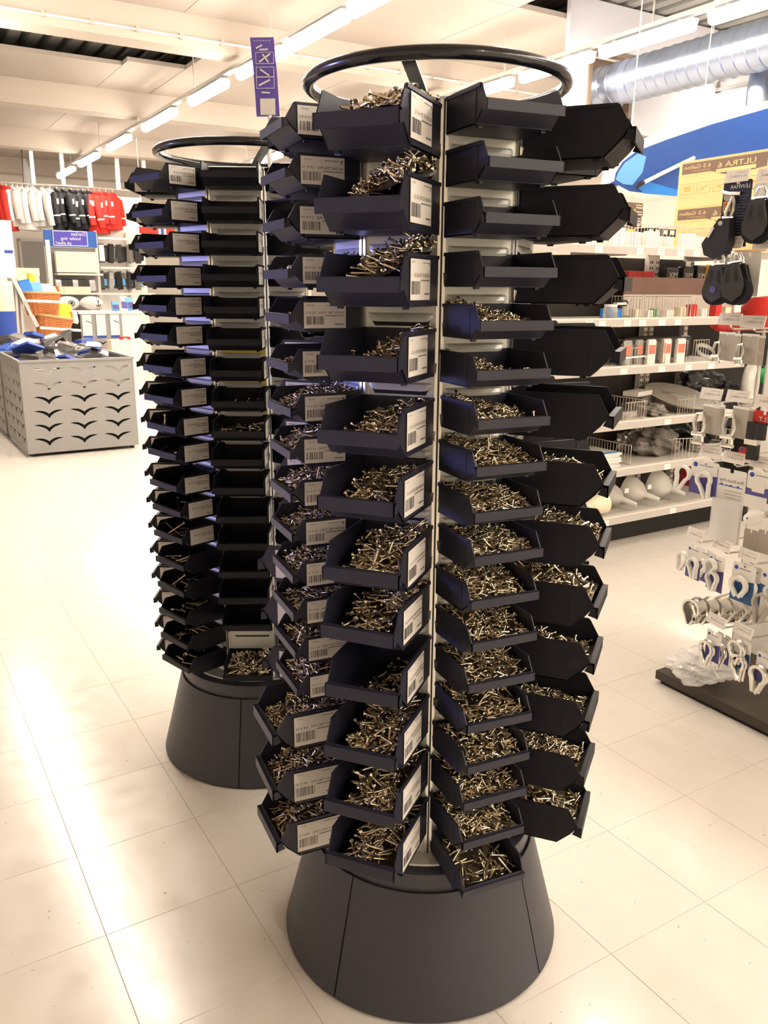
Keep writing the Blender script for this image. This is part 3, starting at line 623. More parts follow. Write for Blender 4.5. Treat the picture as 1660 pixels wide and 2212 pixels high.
# ---------------------------------------------------------------- galvanised duct at the upper right
hb = 7.20
bulk = MB(); ha, hz, hw = 7.25, 3.66, .34
bulk.box(6.62, A1, hb, hb+.06, hz+hw, CEIL+.2); bulk.box(6.62, A1, hb, hb+.06, 3.22, hz-hw); bulk.box(6.62, ha-hw, hb, hb+.06, hz-hw, hz+hw); bulk.box(ha+hw, A1, hb, hb+.06, hz-hw, hz+hw)
bk = struct('trim_5', bulk, mat('bulkhead_paint', (0.52, 0.51, 0.55), 0.6)); bk['label'] = 'white bulkhead with a square opening around the round duct'
m = MB()
for (x0, x1, z0, z1) in ((ha-hw, ha+hw, hz-hw, hz-hw+.05), (ha-hw, ha+hw, hz+hw-.05, hz+hw), (ha-hw, ha-hw+.05, hz-hw, hz+hw), (ha+hw-.05, ha+hw, hz-hw, hz+hw)): m.box(x0, x1, hb-.02, hb+.08, z0, z1)
m.box(ha-hw, ha+hw, hb+.3, hb+.32, hz-hw, hz+hw)
m.build('opening_frame', mat('brown_board', (0.20, 0.14, 0.10), 0.6), bk)
dt = thing('ventilation_duct', 'round galvanised spiral duct running out of the bulkhead near the ceiling', 'duct', rm(ha, 0, 0), YAW)
prof = []
m = MB(); pts = []; rr = []
y = hb+.25
while y > 1.0:
    pts += [(0, y, hz), (0, y-.11, hz), (0, y-.118, hz), (0, y-.126, hz)]; rr += [.21, .21, .218, .21]; y -= .13
m.tube(pts, rr, 28); m.build('duct_pipe', 'zinc', dt, True)
m = MB(); m.tube([(.30, 5.55, hz-.05), (.30, 5.55, hz-.22), (.30, 5.55, hz-.24), (.30, 5.55, hz-.40), (.30, 5.55, hz-.46)], [.10, .10, .11, .11, .10], 20); m.build('branch', 'zinc', dt, True)
m = MB(); m.tube([(.30, 5.55, hz-.46), (.30, 5.55, hz-.50), (.30, 5.55, hz-.53)], [.12, .125, .09], 20); m.build('outlet', 'white', dt, True)
for yy in (5.9, 3.4): MB().tube([(0, yy, hz+.21), (0, yy, CEIL+.2)], .006, 6).build('hanger_rod', 'alu', dt)

# ---------------------------------------------------------------- right-hand shelving
GB = 3.34; GA0 = 2.55; GA1 = on_b(1608, 772, GB)[0]
SZ = [1.738, 1.353, 1.087, .770, .491, .200]
g = thing('gondola_shelving', 'long cream steel shelving with six shelves and price rails behind the nearest stand', 'shelving', rm(0, GB), YAW)
MB().box(GA0, GA1, .50, .515, .06, 1.70).build('back_panel', mat('dark_backing', (0.035, 0.030, 0.028), 0.6), g)
MB().box(GA0, GA1+.5, .12, .50, 0, .10).build('plinth', 'dark', g)
for ua in (GA0+.02, on_b(1411, 600, GB+.42)[0], on_b(1424, 600, GB+.42)[0], GA1-.03):
    m = MB(); m.box(ua-.017, ua+.017, .44, .48, .05, 1.74); up = m.build('upright', 'shelf', g)
    m = MB()
    for z in np.arange(.12, 1.70, .036): m.box(ua-.012, ua-.005, .4385, .44, z, z+.016); m.box(ua+.005, ua+.012, .4385, .44, z, z+.016)
    m.build('slot_row', 'dark', up)['kind'] = 'stuff'
TICK = {0: (1282, 1372, 1418, 1462, 1497), 1: (1262, 1290, 1345, 1378, 1420, 1455), 2: (1338, 1420, 1478, 1527), 3: (1433,), 4: (1310, 1433), 5: (1300, 1445)}
for i, z in enumerate(SZ):
    a1 = GA1 + (.9 if i == 0 else 0); d = .46
    m = MB(); m.box(GA0, a1, 0.004, d, z-.018, z-.004); m.box(GA0, a1, -.002, .012, z-.022, z+.003)
    s = m.build('shelf', 'shelf', g)
    r = MB().box(GA0, a1, -.010, -.002, z-.045, z-.006).build('price_rail', 'rail', s)
    for u in TICK[i]:
        a = on_b(u, (535, 690, 790, 905, 1000, 1098)[i], GB)[0]; MB().box(a, a+.058, -.0125, -.010, z-.044, z-.010).build('price_ticket', 'tag', s)
    for a in np.arange(GA0+.05, a1, 1.0): MB().box(a-.002, a+.002, .02, d, z-.05, z-.018).build('bracket', 'rail', s)
def gpos(u, v, depth): a, z = on_b(u, v, GB+depth); return a, z
def on_shelf(name, label, cat, u, i, depth, rot=0.0, group=None):
    a = on_b(u, (535, 690, 790, 905, 1000, 1098)[i], GB+depth)[0]
    return thing(name, label, cat, rm(a, GB+depth, SZ[i]-.003), YAW+rot, group)
def wire_divider(u, i, depth, L, H, rot, label, grp):
    t = on_shelf('wire_divider', label, 'divider', u, i, depth, rot, grp)
    MB().tube([(0, 0, .004), (L, 0, .004), (L, 0, H), (0, 0, H)], .0032, 6, closed=True).build('frame', 'wire', t)
    m = MB()
    for x in np.arange(.022, L-.01, .024): m.tube([(x, 0, .004), (x, 0, H)], .0018, 5, caps=False)
    m.build('wires', 'wire', t)['kind'] = 'stuff'; return t
PI2 = math.pi/2
SN = ['top', 'second', 'third', 'fourth', 'fifth', 'bottom']
for i, lst in {0: [(1250, .02, .3, .12, 0), (1350, .02, .30, .12, 0), (1440, .02, .30, .12, 0), (1520, .02, .25, .12, 0), (1375, .03, .38, .12, PI2), (1452, .03, .38, .12, PI2)],
               1: [(1362, .05, .07, .11, 0), (1385, .03, .10, .13, .6), (1428, .05, .12, .11, 0), (1462, .05, .12, .11, 0), (1500, .05, .12, .11, 0), (1420, .04, .36, .12, PI2), (1490, .04, .36, .12, PI2)],
               2: [(1352, .05, .12, .10, 0), (1402, .04, .36, .13, PI2), (1436, .03, .3, .12, .9), (1482, .04, .36, .13, PI2), (1495, .06, .14, .13, 0)],
               3: [(1350, .06, .18, .10, 0), (1390, .04, .36, .11, PI2), (1462, .06, .16, .09, 0), (1497, .04, .36, .11, PI2)],
               4: [(1362, .05, .36, .12, PI2), (1450, .05, .17, .13, -.35), (1575, .05, .36, .14, PI2)]}.items():
    for k, (u, dp, L, H, rot) in enumerate(lst):
        wire_divider(u, i, dp, L, H, rot, 'low wire divider on the %s shelf, %s from the left' % (SN[i], NEAR[k].replace('nearest', 'first')), 'wire dividers on the %s shelf' % SN[i])
# two big printed cartons, second one standing on the first
def print_box(z0, label, rot):
    a0, _ = on_b(1463, 430, GB+.45); h = .268; r = R_(-60); d = Vector((math.cos(r), math.sin(r), 0)); p0 = rm(a0, GB+.45); q = ray(1657, 420)
    w = (q.x*p0.y-q.y*p0.x)/(d.x*q.y-d.y*q.x); c = p0+d*w/2; c.z = z0
    t = thing('carton', label, 'box', c, r+rot)
    MB().box(-w/2, w/2, 0, .26, 0, h).build('carton_body', 'cardboard', t)
    MB().box(-w/2, w/2, -.0012, .003, h-.004, h+.0015).build('lid_edge', 'cardboard', t)
    m = MB(); e = -.0012; m.x = Matrix.Diagonal((w/.40, 1, 1, 1)); w = .40
    n = 14; top = h-.012                                     # brown printed banner, its lower edge a wave
    xs = [-w/2+.014 + (w-.026)*k/n for k in range(n+1)]
    def lowz(x): s = (x+w/2)/w; return top-.062 if s < .40 else top-.062-.030*math.sin(min(1, (s-.40)/.18)*math.pi/2)+max(0, s-.70)*.06
    for x0, x1 in zip(xs, xs[1:]): m.quad((x0, e, lowz(x0)), (x1, e, lowz(x1)), (x1, e, top), (x0, e, top), 0)
    m.box(-w/2+.435*w, -w/2+.86*w, e-.0006, e, top-.078, top-.058, 1)
    m.text('ULTRA 6', -w/2+.86*w, top-.050, .41*w/text_geo('ULTRA 6')[2], 1, e-.0006); m.text('6.5 Gallon', -w/2+.37*w, top-.036, .31*w/text_geo('6.5 Gallon')[2], 1, e-.0006)
    m.text('C A P A C I T Y', -w/2+.36*w, top-.054, .0125, 1, e-.0006); m.text('ROLLE - 24', -w/2+.60*w, top-.074, .012, 2, e-.0012)
    m.text('Tuulto - 1000     Bouvih - 250 l', -w/2+.37*w, top-.080, .0125, 2, e)
    for q in range(5):
        x = -w/2+.014+q*.076
        for (x0, x1, z0_, z1_) in ((x, x+.064, .075, .0762), (x, x+.064, .136, .1372), (x, x+.0012, .075, .137), (x+.0628, x+.064, .075, .137)): m.box(x0, x1, e, 0, z0_, z1_, 2)
        if q == 0: m.box(x+.017, x+.047, e, 0, .09, .122, 2)
        else: m.bar((x+.012, e, .085+.006*q), (x+.052, e, .122-.004*q), .001, .0035, 2); m.bar((x+.018, e, .12), (x+.036, e, .09), .001, .0025, 2)
    m.text('ROLLE-24', -w/2+.080, .052, .0135, 2, e)
    m.build('printing', ['cbrown', 'cardboard', 'corange'], t)
print_box(SZ[0]+.001, 'tan carton with mirrored lettering on the top shelf, lower of the stacked two', .012)
print_box(SZ[0]+.271, 'tan carton with mirrored lettering, stacked as the upper of the two', 0)
# black boxes with pale ends, and yellow-and-black cartons
for k in range(7):
    t = on_shelf('flat_box', 'flat black box with pale label strips, %s of the black stack on the top shelf' % (['lowest', 'second', 'third', 'fourth', 'fifth', 'sixth', 'topmost'][k]), 'box', 1352, 0, .20, .04*math.sin(k*2.1), 'stack of flat black boxes'); t.location.z += k*.0362
    MB().box(0, .115, 0, .16, 0, .035).build('box_body', mat('dark_brown_box', (0.05, 0.035, 0.025), 0.5) if k == 0 else M['dark_brown_box_'], t) if False else MB().box(0, .115, 0, .16, 0, .035).build('box_body', 'cbrown', t)
    MB().box(.06, .11, -.001, 0, .006, .011).build('pale_strip', 'card', t); MB().box(.06, .105, -.001, 0, .02, .024).build('pale_strip', 'card', t)
    if k in (2, 5): MB().box(.0, .055, -.001, 0, .0, .035).build('yellow_end', 'yellow', t)
for k in range(2):
    t = on_shelf('carton', 'yellow and black carton with white pictures on the top shelf, %s one' % ('left', 'right')[k], 'box', 1394+k*33, 0, .14, 0, 'yellow and black cartons')
    w = .125; MB().box(0, w, 0, .2, 0, .115).build('carton_body', 'black', t); MB().box(-.001, w+.001, -.0012, .2, .015, .072).build('yellow_band', 'yellow', t)
    m = MB(); m.box(.02, .05, -.0012, 0, .085, .108); m.box(.075, .108, -.0012, 0, .085, .108); m.build('picture', 'card', t)
# small goods on the shelves
def lump_bag(u, i, dp, w, d, h, mt, label, seed):
    import bmesh
    t = on_shelf('bag', label, 'bag', u, i, dp); rs = random.Random(seed); ph = [rs.uniform(0, 6) for _ in range(5)]; bm = bmesh.new(); bmesh.ops.create_icosphere(bm, subdivisions=4, radius=1)
    for q in bm.verts:
        p = q.co; k = 1+.13*math.sin(5*p.x+ph[0]+3*p.z)+.10*math.sin(8*p.y+ph[1]-4*p.x)+.08*math.sin(12*p.z+ph[2]+7*p.x)+.04*math.sin(21*p.x+17*p.z+ph[3])
        q.co = Vector((w/2+p.x*w/2*k, p.y*d/2*k, max(0, h*.45+p.z*h*.55*k)))
    me = bpy.data.meshes.new('bag'); bm.to_mesh(me); bm.free(); me.materials.append(M[mt]); link('film', me, t); return t
def packet(u, i, dp, w, h, d, mt, label, cat='packet', rot=0.0, lean=0.0, band=None, bandpos=(.1, .45), group=None, dz=0.0, name='packet'):
    t = on_shelf(name, label, cat, u, i, dp, rot, group); t.location.z += dz
    if lean: t.rotation_euler = (lean, 0, YAW+rot)
    m = MB(); n = 6
    m.add([(0, 0, 0), (w, 0, 0), (w, 0, h*.94), (w*.94, d*.3, h), (w*.06, d*.3, h), (0, 0, h*.94), (0, d, 0), (w, d, 0), (w, d, h*.94), (w*.94, d*.7, h), (w*.06, d*.7, h), (0, d, h*.94)],
          [(0, 1, 2, 5), (5, 2, 3, 4), (7, 6, 11, 8), (8, 11, 10, 9), (4, 3, 9, 10), (0, 5, 11, 6), (1, 7, 8, 2), (5, 4, 10, 11), (2, 8, 9, 3), (0, 6, 7, 1)])
    m.build('packet_body', mt, t)
    if band: MB().box(w*.08, w*.92, -.0015, 0, h*bandpos[0], h*bandpos[1]).build('printed_panel', band, t)
    return t
for k, (u, w, h) in enumerate([(1255, .12, .09), (1290, .14, .07), (1322, .1, .1), (1357, .12, .085), (1395, .1, .09), (1425, .13, .07), (1470, .12, .09), (1505, .09, .08)]):
    packet(u, 0, .06+.03*(k % 2), w, h, .03, 'whitep', 'white packet in the wire tray of the top shelf, %s from left' % NEAR[k].replace('nearest', 'first'), rot=.1*math.sin(k*3), group='white packets on the top shelf', band='tag' if k % 2 else None)
t = on_shelf('bottle', 'white plastic bottle at the right of the top shelf tray', 'bottle', 1534, 0, .06); m = MB(); m.lathe([(0, 0), (.024, 0), (.026, .005), (.026, .06), (.012, .085), (.010, .1), (0, .1)], 20); m.build('bottle_body', 'whitep', t, True); m = MB(); m.lathe([(0, .098), (.012, .098), (.012, .115), (0, .115)], 16); m.build('cap', 'whitep', t, True)
# second shelf
t = on_shelf('riser', 'brown brushed metal strip standing along the back of the second shelf', 'panel', 1345, 1, .30); MB().box(0, 1.05, 0, .012, .13, .232).build('strip', 'brownmetal', t); MB().box(0, 1.05, .001, .011, 0, .13).build('support', 'shelf', t)
for k, (u, w) in enumerate(((1352, .12), (1382, .10))): t = packet(u, 1, .36, w, .07, .06, 'red', 'red plastic box behind the brown strip, %s one' % ('left', 'right')[k], 'box', dz=.20, group='red boxes', name='plastic_box')
for k, (u, w) in enumerate(((1432, .11), (1468, .10), (1497, .095))):
    t = packet(u, 1, .37, w, .125+.01*k, .05, 'blackbag', 'black bag with pale lettering behind the brown strip, %s from left' % ('first', 'second', 'third')[k], 'bag', rot=.05*k, dz=.17, name='bag', group='black lettered bags')
    m = MB(); m.text('MIX', w*.92, .065, .045, 0, -.002); m.build('lettering', 'tag', t)
t = packet(1527, 1, .36, .19, .16, .08, 'orange', 'orange carton behind the brown strip', 'box', dz=.16, name='carton')
packet(1322, 1, .10, .10, .055, .08, 'blue2', 'blue packet lying on the second shelf left', 'packet', rot=.2)
t = on_shelf('jar', 'clear round jar on the second shelf beside the blue packet', 'jar', 1318, 1, .05); m = MB(); m.lathe([(0, 0), (.034, 0), (.040, .01), (.040, .055), (.034, .066), (0, .066)], 24); m.build('jar_body', 'clear', t, True); m = MB(); m.lathe([(0, .066), (.036, .066), (.036, .078), (0, .078)], 24); m.build('lid', 'whitep', t, True)
t = on_shelf('strap_roll', 'black and white folded strap on the blue packet', 'strap', 1328, 1, .10); t.location.z += .062; m = MB(); m.tube([(0, 0, .004), (.085, 0, .010), (.098, 0, .022), (.085, 0, .034), (0, 0, .030)], .005, 8); m.build('strap', 'black', t, True); MB().box(.0, .08, -.012, .02, .012, .024).build('card_sleeve', 'card', t)
for k, (u, w, mt, h) in enumerate([(1372, .05, 'creamp', .05), (1400, .06, 'whitep', .045), (1412, .02, 'green', .05), (1440, .07, 'tag', .045), (1470, .05, 'creamp', .06), (1492, .05, 'red', .075), (1515, .06, 'whitep', .05), (1545, .05, 'red', .08), (1566, .05, 'creamp', .06)]):
    packet(u, 1, .09, w, h, .05, mt, 'small %s packet in the second shelf trays, %s from left' % ({'creamp': 'cream', 'whitep': 'white', 'green': 'green', 'tag': 'pale', 'red': 'red'}[mt], (NEAR+['ninth'])[k].replace('nearest', 'first')), rot=.15*math.sin(k*2.3), group='small packets on the second shelf')
# third shelf: hanging card packs with salmon-red pictures, and a red float above
M['salmon'] = mat('salmon_print', (0.72, 0.20, 0.13), 0.45)
for k, (u, w) in enumerate([(1350, .05), (1374, .05), (1398, .065), (1431, .065), (1461, .07)]):
    t = packet(u, 2, .04+.02*(k % 2), w, .145, .02, 'clear' if k in (0, 1) else 'tag', 'clear pack with salmon red picture on the third shelf, %s from left' % NEAR[k].replace('nearest', 'first'), band='salmon', bandpos=(.42, .78), group='salmon packs on the third shelf')
packet(1335, 2, .08, .16, .12, .05, 'silver', 'shiny clear bag at the left of the third shelf', 'bag', name='bag')
t = on_shelf('cable_coil', 'pale cable coil in the wire tray of the third shelf', 'cable', 1530, 2, .08)
m = MB()
for k in range(3): m.tube([(.07*math.cos(a), .03+.04*math.sin(a), .05+.035*math.sin(a)+k*.006) for a in np.linspace(0, 6.28, 24)[:-1]], .006, 6, closed=True)
m.build('coil', 'hose', t, True)
t = on_shelf('wire_rod', 'white rod lying across the trays of the third shelf', 'rod', 1346, 2, .03); MB().tube([(0, 0, .045), (.17, 0, .052)], .005, 8).build('rod', 'whitep', t); MB().tube([(.165, 0, .052), (.19, 0, .053)], .009, 8).build('rod_end', 'chrome', t)
packet(1345, 2, .36, .62, .14, .06, 'darkpack', 'dark goods along the back of the third shelf', 'packet')
t = on_shelf('float', 'long red float lying at the back above the third shelf', 'float', 1600, 2, .33); m = MB(); m.tube([(-.34, 0, .22), (-.33, 0, .22), (-.28, 0, .22), (.3, 0, .22), (.5, 0, .22)], [.01, .04, .062, .062, .05], 20); m.build('float_body', 'red', t, True); MB().box(-.1, -.07, -.02, .02, 0, .17).build('support', 'rail', t)
# fourth shelf
t = on_shelf('tray', 'large round grey tray wrapped in film on the fourth shelf', 'tray', 1462, 3, .20); m = MB(); m.x = Matrix.Translation((0, 0, .075)) @ Matrix.Rotation(.28, 4, 'X'); m.lathe([(0, 0), (.19, .002), (.215, .016), (.22, .02), (.205, .02), (.18, .01), (0, .008)], 40); m.build('tray_dish', 'greyrub', t, True); MB().box(.05, .10, -.19, -.12, .042, .046).build('label_slip', 'card', t)
lump_bag(1452, 3, .36, .50, .14, .22, 'blackbag', 'black bagged goods behind the round tray', 3)
lump_bag(1350, 3, .28, .22, .16, .12, 'greybag', 'grey plastic bag at the left of the fourth shelf', 4)
packet(1375, 3, .16, .20, .03, .10, 'tag', 'pale leaflet leaning over the grey bag', 'leaflet', dz=.11, rot=.3, name='leaflet')
packet(1308, 3, .05, .10, .03, .10, 'card', 'white card stack at the left end of the fourth shelf', 'cards', name='card_stack')
packet(1345, 3, .06, .12, .05, .10, 'silver', 'silver packet in front of the fourth shelf tray', 'packet')
for k in range(3):
    t = on_shelf('hose_coil', None, 'hose', 1405, 3, .12); t['label'] = 'grey rubber ring lying flat on the fourth shelf, %s of three' % ('lowest', 'middle', 'top')[k]; t['group'] = 'grey rings'
    m = MB(); m.tube([(.05+.085*math.cos(a), .05+.07*math.sin(a), .012+k*.018) for a in np.linspace(0, 6.28, 30)[:-1]], .009, 8, closed=True); m.build('ring_body', 'greyrub', t, True)
for k, (u, dp, w, d, h, mt, lab) in enumerate(((1392, .10, .16, .12, .07, 'greybag', 'crumpled grey bag beside the wire tray of the fourth shelf'), (1512, .10, .20, .14, .06, 'clearbag', 'clear crumpled bag at the right of the fourth shelf'), (1545, .30, .24, .14, .13, 'blackbag', 'black bag in the right rear corner of the fourth shelf'))): lump_bag(u, 3, dp, w, d, h, mt, lab, 20+k)
packet(1408, 3, .34, .20, .13, .05, 'brownmetal', 'brown box standing behind the grey bags of the fourth shelf', 'box', name='carton')
lump_bag(1330, 2, .18, .20, .14, .12, 'greybag', 'grey crumpled bag behind the shiny bag of the third shelf', 31)
lump_bag(1410, 4, .40, .44, .1, .20, 'blackbag', 'long black bag at the back of the fifth shelf', 32)
lump_bag(1330, 4, .36, .20, .12, .14, 'silver', 'silvery bag at the back left of the fifth shelf', 33)
# fifth shelf
for k in range(6):
    t = packet(1262, 4, .06, .30, .014, .24, 'card' if k < 5 else 'tag', 'white folded sheet pack on the fifth shelf, %s of the stack' % (['lowest', 'second', 'third', 'fourth', 'fifth', 'topmost'][k]), 'packet', rot=.03*math.sin(k*2), dz=k*.0145, group='white packs on the fifth shelf')
    if k == 5: MB().box(.06, .15, .05, .15, .0142, .0148).build('red_print', 'salmon', t); MB().box(.10, .28, .005, .045, .0142, .0148).build('blue_print', 'lightblue', t)
lump_bag(1372, 4, .24, .36, .26, .17, 'greybag', 'grey shimmering netting bag filling the fifth shelf middle', 1)
lump_bag(1478, 4, .26, .34, .2, .10, 'blackbag', 'black bag at the right of the fifth shelf', 2)
t = on_shelf('hose_coil', 'grey flat hose coil inside the fifth shelf wire tray', 'hose', 1525, 4, .13); m = MB(); 
for k in range(3): m.tube([(.11*math.cos(a), .02+.09*math.sin(a), .014+k*.02) for a in np.linspace(0, 6.28, 30)[:-1]], .010, 8, closed=True)
m.build('coil', 'greyrub', t, True)
# bottom shelf: funnels
for k, (u, r) in enumerate(((1322, .075), (1370, .082), (1424, .090))):
    t = on_shelf('funnel', 'large milky plastic funnel on the bottom shelf, %s from left' % ('first', 'second', 'third')[k], 'funnel', u, 5, .16, 0, 'funnels on the bottom shelf')
    m = MB(); m.x = Matrix.Translation((0, 0, r+.004)) @ Matrix.Rotation(R_(102), 4, 'X') @ Matrix.Rotation(.35, 4, 'Y')
    m.lathe([(r, -.07), (r*1.02, -.06), (r, -.02), (r*.75, .03), (r*.3, .065), (.020, .072), (.013, .16), (.010, .16), (.015, .07), (r*.27, .058), (r*.7, .026), (r*.95, -.02), (r*.97, -.07)], 36, close=True); m.build('funnel_body', 'funnel', t, True)
    MB().box(-.012, .022, -.104, -.1025, .12, .148).build('price_sticker', 'tag', t)
t = on_shelf('funnel', 'cream coloured funnel at the left end of the bottom shelf', 'funnel', 1275, 5, .08); m = MB(); m.x = Matrix.Translation((0, 0, .07)) @ Matrix.Rotation(R_(80), 4, 'Y'); m.lathe([(.075, .10), (.072, .08), (.06, .02), (.035, -.05), (.015, -.08), (.012, -.08), (.03, -.05), (.056, .02), (.07, .10)], 32, close=True); m.build('funnel_body', 'creamp', t, True)
packet(1490, 5, .30, .045, .16, .1, 'red', 'red and pale carton at the back of the bottom shelf', 'box', band='tag', bandpos=(.1, .5), name='carton')
m = MB()
gl = MB()
for b in np.arange(.05, .45, .024): gl.box(GA0, GA1, b, b+.010, SZ[5]-.003, SZ[5]+.002)
o = gl.build('shelf_grille', 'rail', g); o['kind'] = 'stuff'
# goods beyond the right end of the shelving
t = thing('life_jacket', 'red padded bag with black straps hanging at the right edge', 'bag', rm(on_b(1655, 680, GB+.1)[0], GB+.10, 0), YAW)
m = MB(); b_, z_ = 0, on_b(1655, 680, GB+.1)[1]
m.lathe([(0, z_-.09), (.10, z_-.085), (.15, z_-.03), (.155, z_+.05), (.11, z_+.11), (0, z_+.12)], 28); m.build('bag_body', 'red', t, True)
m = MB(); m.tube([(-.10, -.13, z_+.09), (-.09, -.17, z_+.02), (-.10, -.16, z_-.06)], .012, 8); m.build('strap', 'black', t, True); MB().box(-.12, -.06, -.18, -.15, z_+.02, z_+.06).build('buckle', 'black', t); MB().tube([(0, 0, z_-.09), (0, 0, .62)], .012, 8).build('stand_pole', 'rail', t)
MB().box(-.12, .12, -.1, .1, 0, .62).build('stand_foot', 'dark', t)
ha_, hz_ = on_b(1622, 830, GB+.15)
t = thing('hose_coil', 'milky white hose coil in film standing at the end of the shelving', 'hose', rm(ha_, GB+.15, hz_), YAW+.4)
m = MB(); m.tube([(.085*math.cos(a), .0, .105*math.sin(a)) for a in np.linspace(0, 6.28, 36)[:-1]], .040, 12, closed=True); m.build('coil', 'hose', t, True); MB().box(.02, .05, -.043, -.036, .06, .09).build('label_slip', 'card', t); MB().box(-.12, .12, -.05, .05, -.16, -.14).build('rest', 'rail', t)
fa, fz = on_b(1652, 812, GB+.30); t = thing('buoy', 'green buoy partly seen behind the milky hose', 'buoy', rm(fa, GB+.30, fz), YAW); m = MB(); m.lathe([(0, -.055), (.03, -.047), (.05, -.022), (.055, 0), (.05, .022), (.03, .047), (.012, .055), (.012, .07), (0, .07)], 24); m.build('ball', 'green', t, True); MB().tube([(0, 0, .065), (0, .0, .075), (.012, 0, .08), (0, 0, .085)], .004, 6).build('eye', 'black', t)
t = thing('stock_cabinet', 'dark backing cabinet standing beyond the end of the shelving', 'cabinet', rm(GA1+.55, GB+.62, 0), YAW); MB().box(-.5, .9, 0, .03, 0, 1.30).build('back', 'dark', t); MB().box(-.5, .9, -.3, 0, 0, .08).build('base', 'dark', t)

# ---------------------------------------------------------------- blue paddle board with a white paddle over the shelving
BB = 4.55
pts = [(1326, 392), (1330, 372), (1345, 348), (1375, 325), (1440, 300), (1540, 266), (1660, 232)]
top = [on_b(u, v, BB) for u, v in pts]; sl_ = (top[-1][1]-top[-2][1])/(top[-1][0]-top[-2][0])
out = top + [(top[-1][0]+.8, top[-1][1]+.8*sl_*.8), (top[-1][0]+1.4, top[-1][1]+1.4*sl_*.6)]
bot = [on_b(u, v, BB) for u, v in ((1335, 402), (1360, 415), (1400, 420))]; e_ = bot[-1]
bot += [(e_[0]+.5, e_[1]+.06), (e_[0]+1.2, e_[1]+.22), (out[-1][0]+.1, out[-1][1]-.5)]
c0 = (top[3][0], top[3][1]); poly = [(a-c0[0], z-c0[1]) for a, z in out+bot[::-1]]
t = thing('paddle_board', 'blue paddle board with pale blue nose and white rail hung on cords over the shelving', 'paddle board', rm(c0[0], BB, c0[1]), YAW)
cx = sum(p[0] for p in poly)/len(poly); cz = sum(p[1] for p in poly)/len(poly)
m = MB(); m.prism(poly, 0, .10); m.build('board_core', 'boardblue', t)
ed = MB(); ed.tube([(x, .05, z) for x, z in poly], .052, 10, closed=True); ed.x = Matrix.Identity(4)
eo = ed.build('white_rail', 'whitep', t, True)
nose = [(a-c0[0], z-c0[1]) for a, z in [on_b(u, v, BB) for u, v in ((1330, 388), (1336, 372), (1350, 352), (1378, 332), (1396, 338), (1388, 372), (1366, 400), (1346, 398))]]
m = MB(); m.prism(nose, -.004, .0); m.build('nose_patch', 'lightblue', t)
low_ = [(a-c0[0], z-c0[1]) for a, z in [on_b(u, v, BB) for u, v in ((1392, 418), (1372, 400), (1400, 392), (1440, 404), (1470, 412), (1470, 424))]]
m = MB(); m.prism(low_, -.004, 0); m.build('side_patch', 'blue2', t)
for u, v in ((1528, 268), (1372, 328)):
    a, z = on_b(u, v, BB); MB().tube([(a-c0[0], .05, z-c0[1]), (a-c0[0]+.02, .05, CEIL-c0[1])], .004, 6).build('cord', 'white', t)
pa = [on_b(u, v, BB-.06) for u, v in ((1384, 398), (1440, 370), (1500, 341))]
t = thing('paddle', 'white paddle shaft lying against the blue board', 'paddle', rm(pa[0][0], BB-.06, pa[0][1]), YAW)
m = MB(); m.tube([(a-pa[0][0], 0, z-pa[0][1]) for a, z in pa], .014, 10); m.build('shaft', 'whitep', t, True)
m = MB(); m.tube([(-.03, 0, -.02), (-.005, 0, 0), (.03, 0, .014)], [.012, .02, .016], 10); m.build('grip', 'black', t, True)
# ---------------------------------------------------------------- foreground rack of carded fittings at the right edge
RA = 2.50
rk = thing('hook_rack', 'low rack with pegboard and dark foot at the right edge of the frame', 'rack', rm(2.96, 1.2, 0), SIDE_ROT)
MB().box(-.80, 1.0, 0, .02, .05, 2.15).build('pegboard', 'card', rk); MB().box(-.82, 1.0, .02, .06, 0, 2.17).build('post', 'rail', rk)
MB().box(-.80, 1.0, -.47, .02, .015, .05).build('foot_shelf', mat('dark_wood_foot', (0.05, 0.036, 0.026), 0.4, noise=.3, nscale=12), rk); MB().box(-.78, 1.0, -.46, .02, 0, .015).build('plinth', 'dark', rk)
def peg(u, v, label, A=RA, tw=.062, th=.036, tilt=.25, yaw=0.0, txt='41 x 0.500.3'):
    """a hook with its price tag holder; (u, v) is the tag's upper left corner in the photograph"""
    b, z = on_a(u, v, A); t = thing('price_hook', label, 'hook', rm(A, b, z), SIDE_ROT+yaw)
    L = 2.955-A-.002; t.scale = (1.42, 1, 1.1)
    m = MB(); m.tube([(tw*.5, L, -th-.012), (tw*.5, .02, -th-.012), (tw*.5, .004, -th-.004), (tw*.5, .002, -th*.4)], .0028, 6); m.build('hook_rod', 'chrome', t, True)
    m = MB(); m.x = Matrix.Rotation(-tilt, 4, 'X'); m.box(0, tw, -.0015, .0015, -th, 0)
    p = m.build('tag_holder', 'tag', t)
    m = MB(); m.x = Matrix.Rotation(-tilt, 4, 'X'); e = -.0021
    m.text(txt, tw-.005, -th*.62, .0085, 0, e); m.box(tw*.45, tw-.006, e, e+.0003, -th*.27, -th*.22, 1); m.box(tw*.19, tw*.2, e, e+.0003, -th*.85, -th*.12, 1)
    m.build('tag_print', ['ink2', 'rail'], t)
    return t
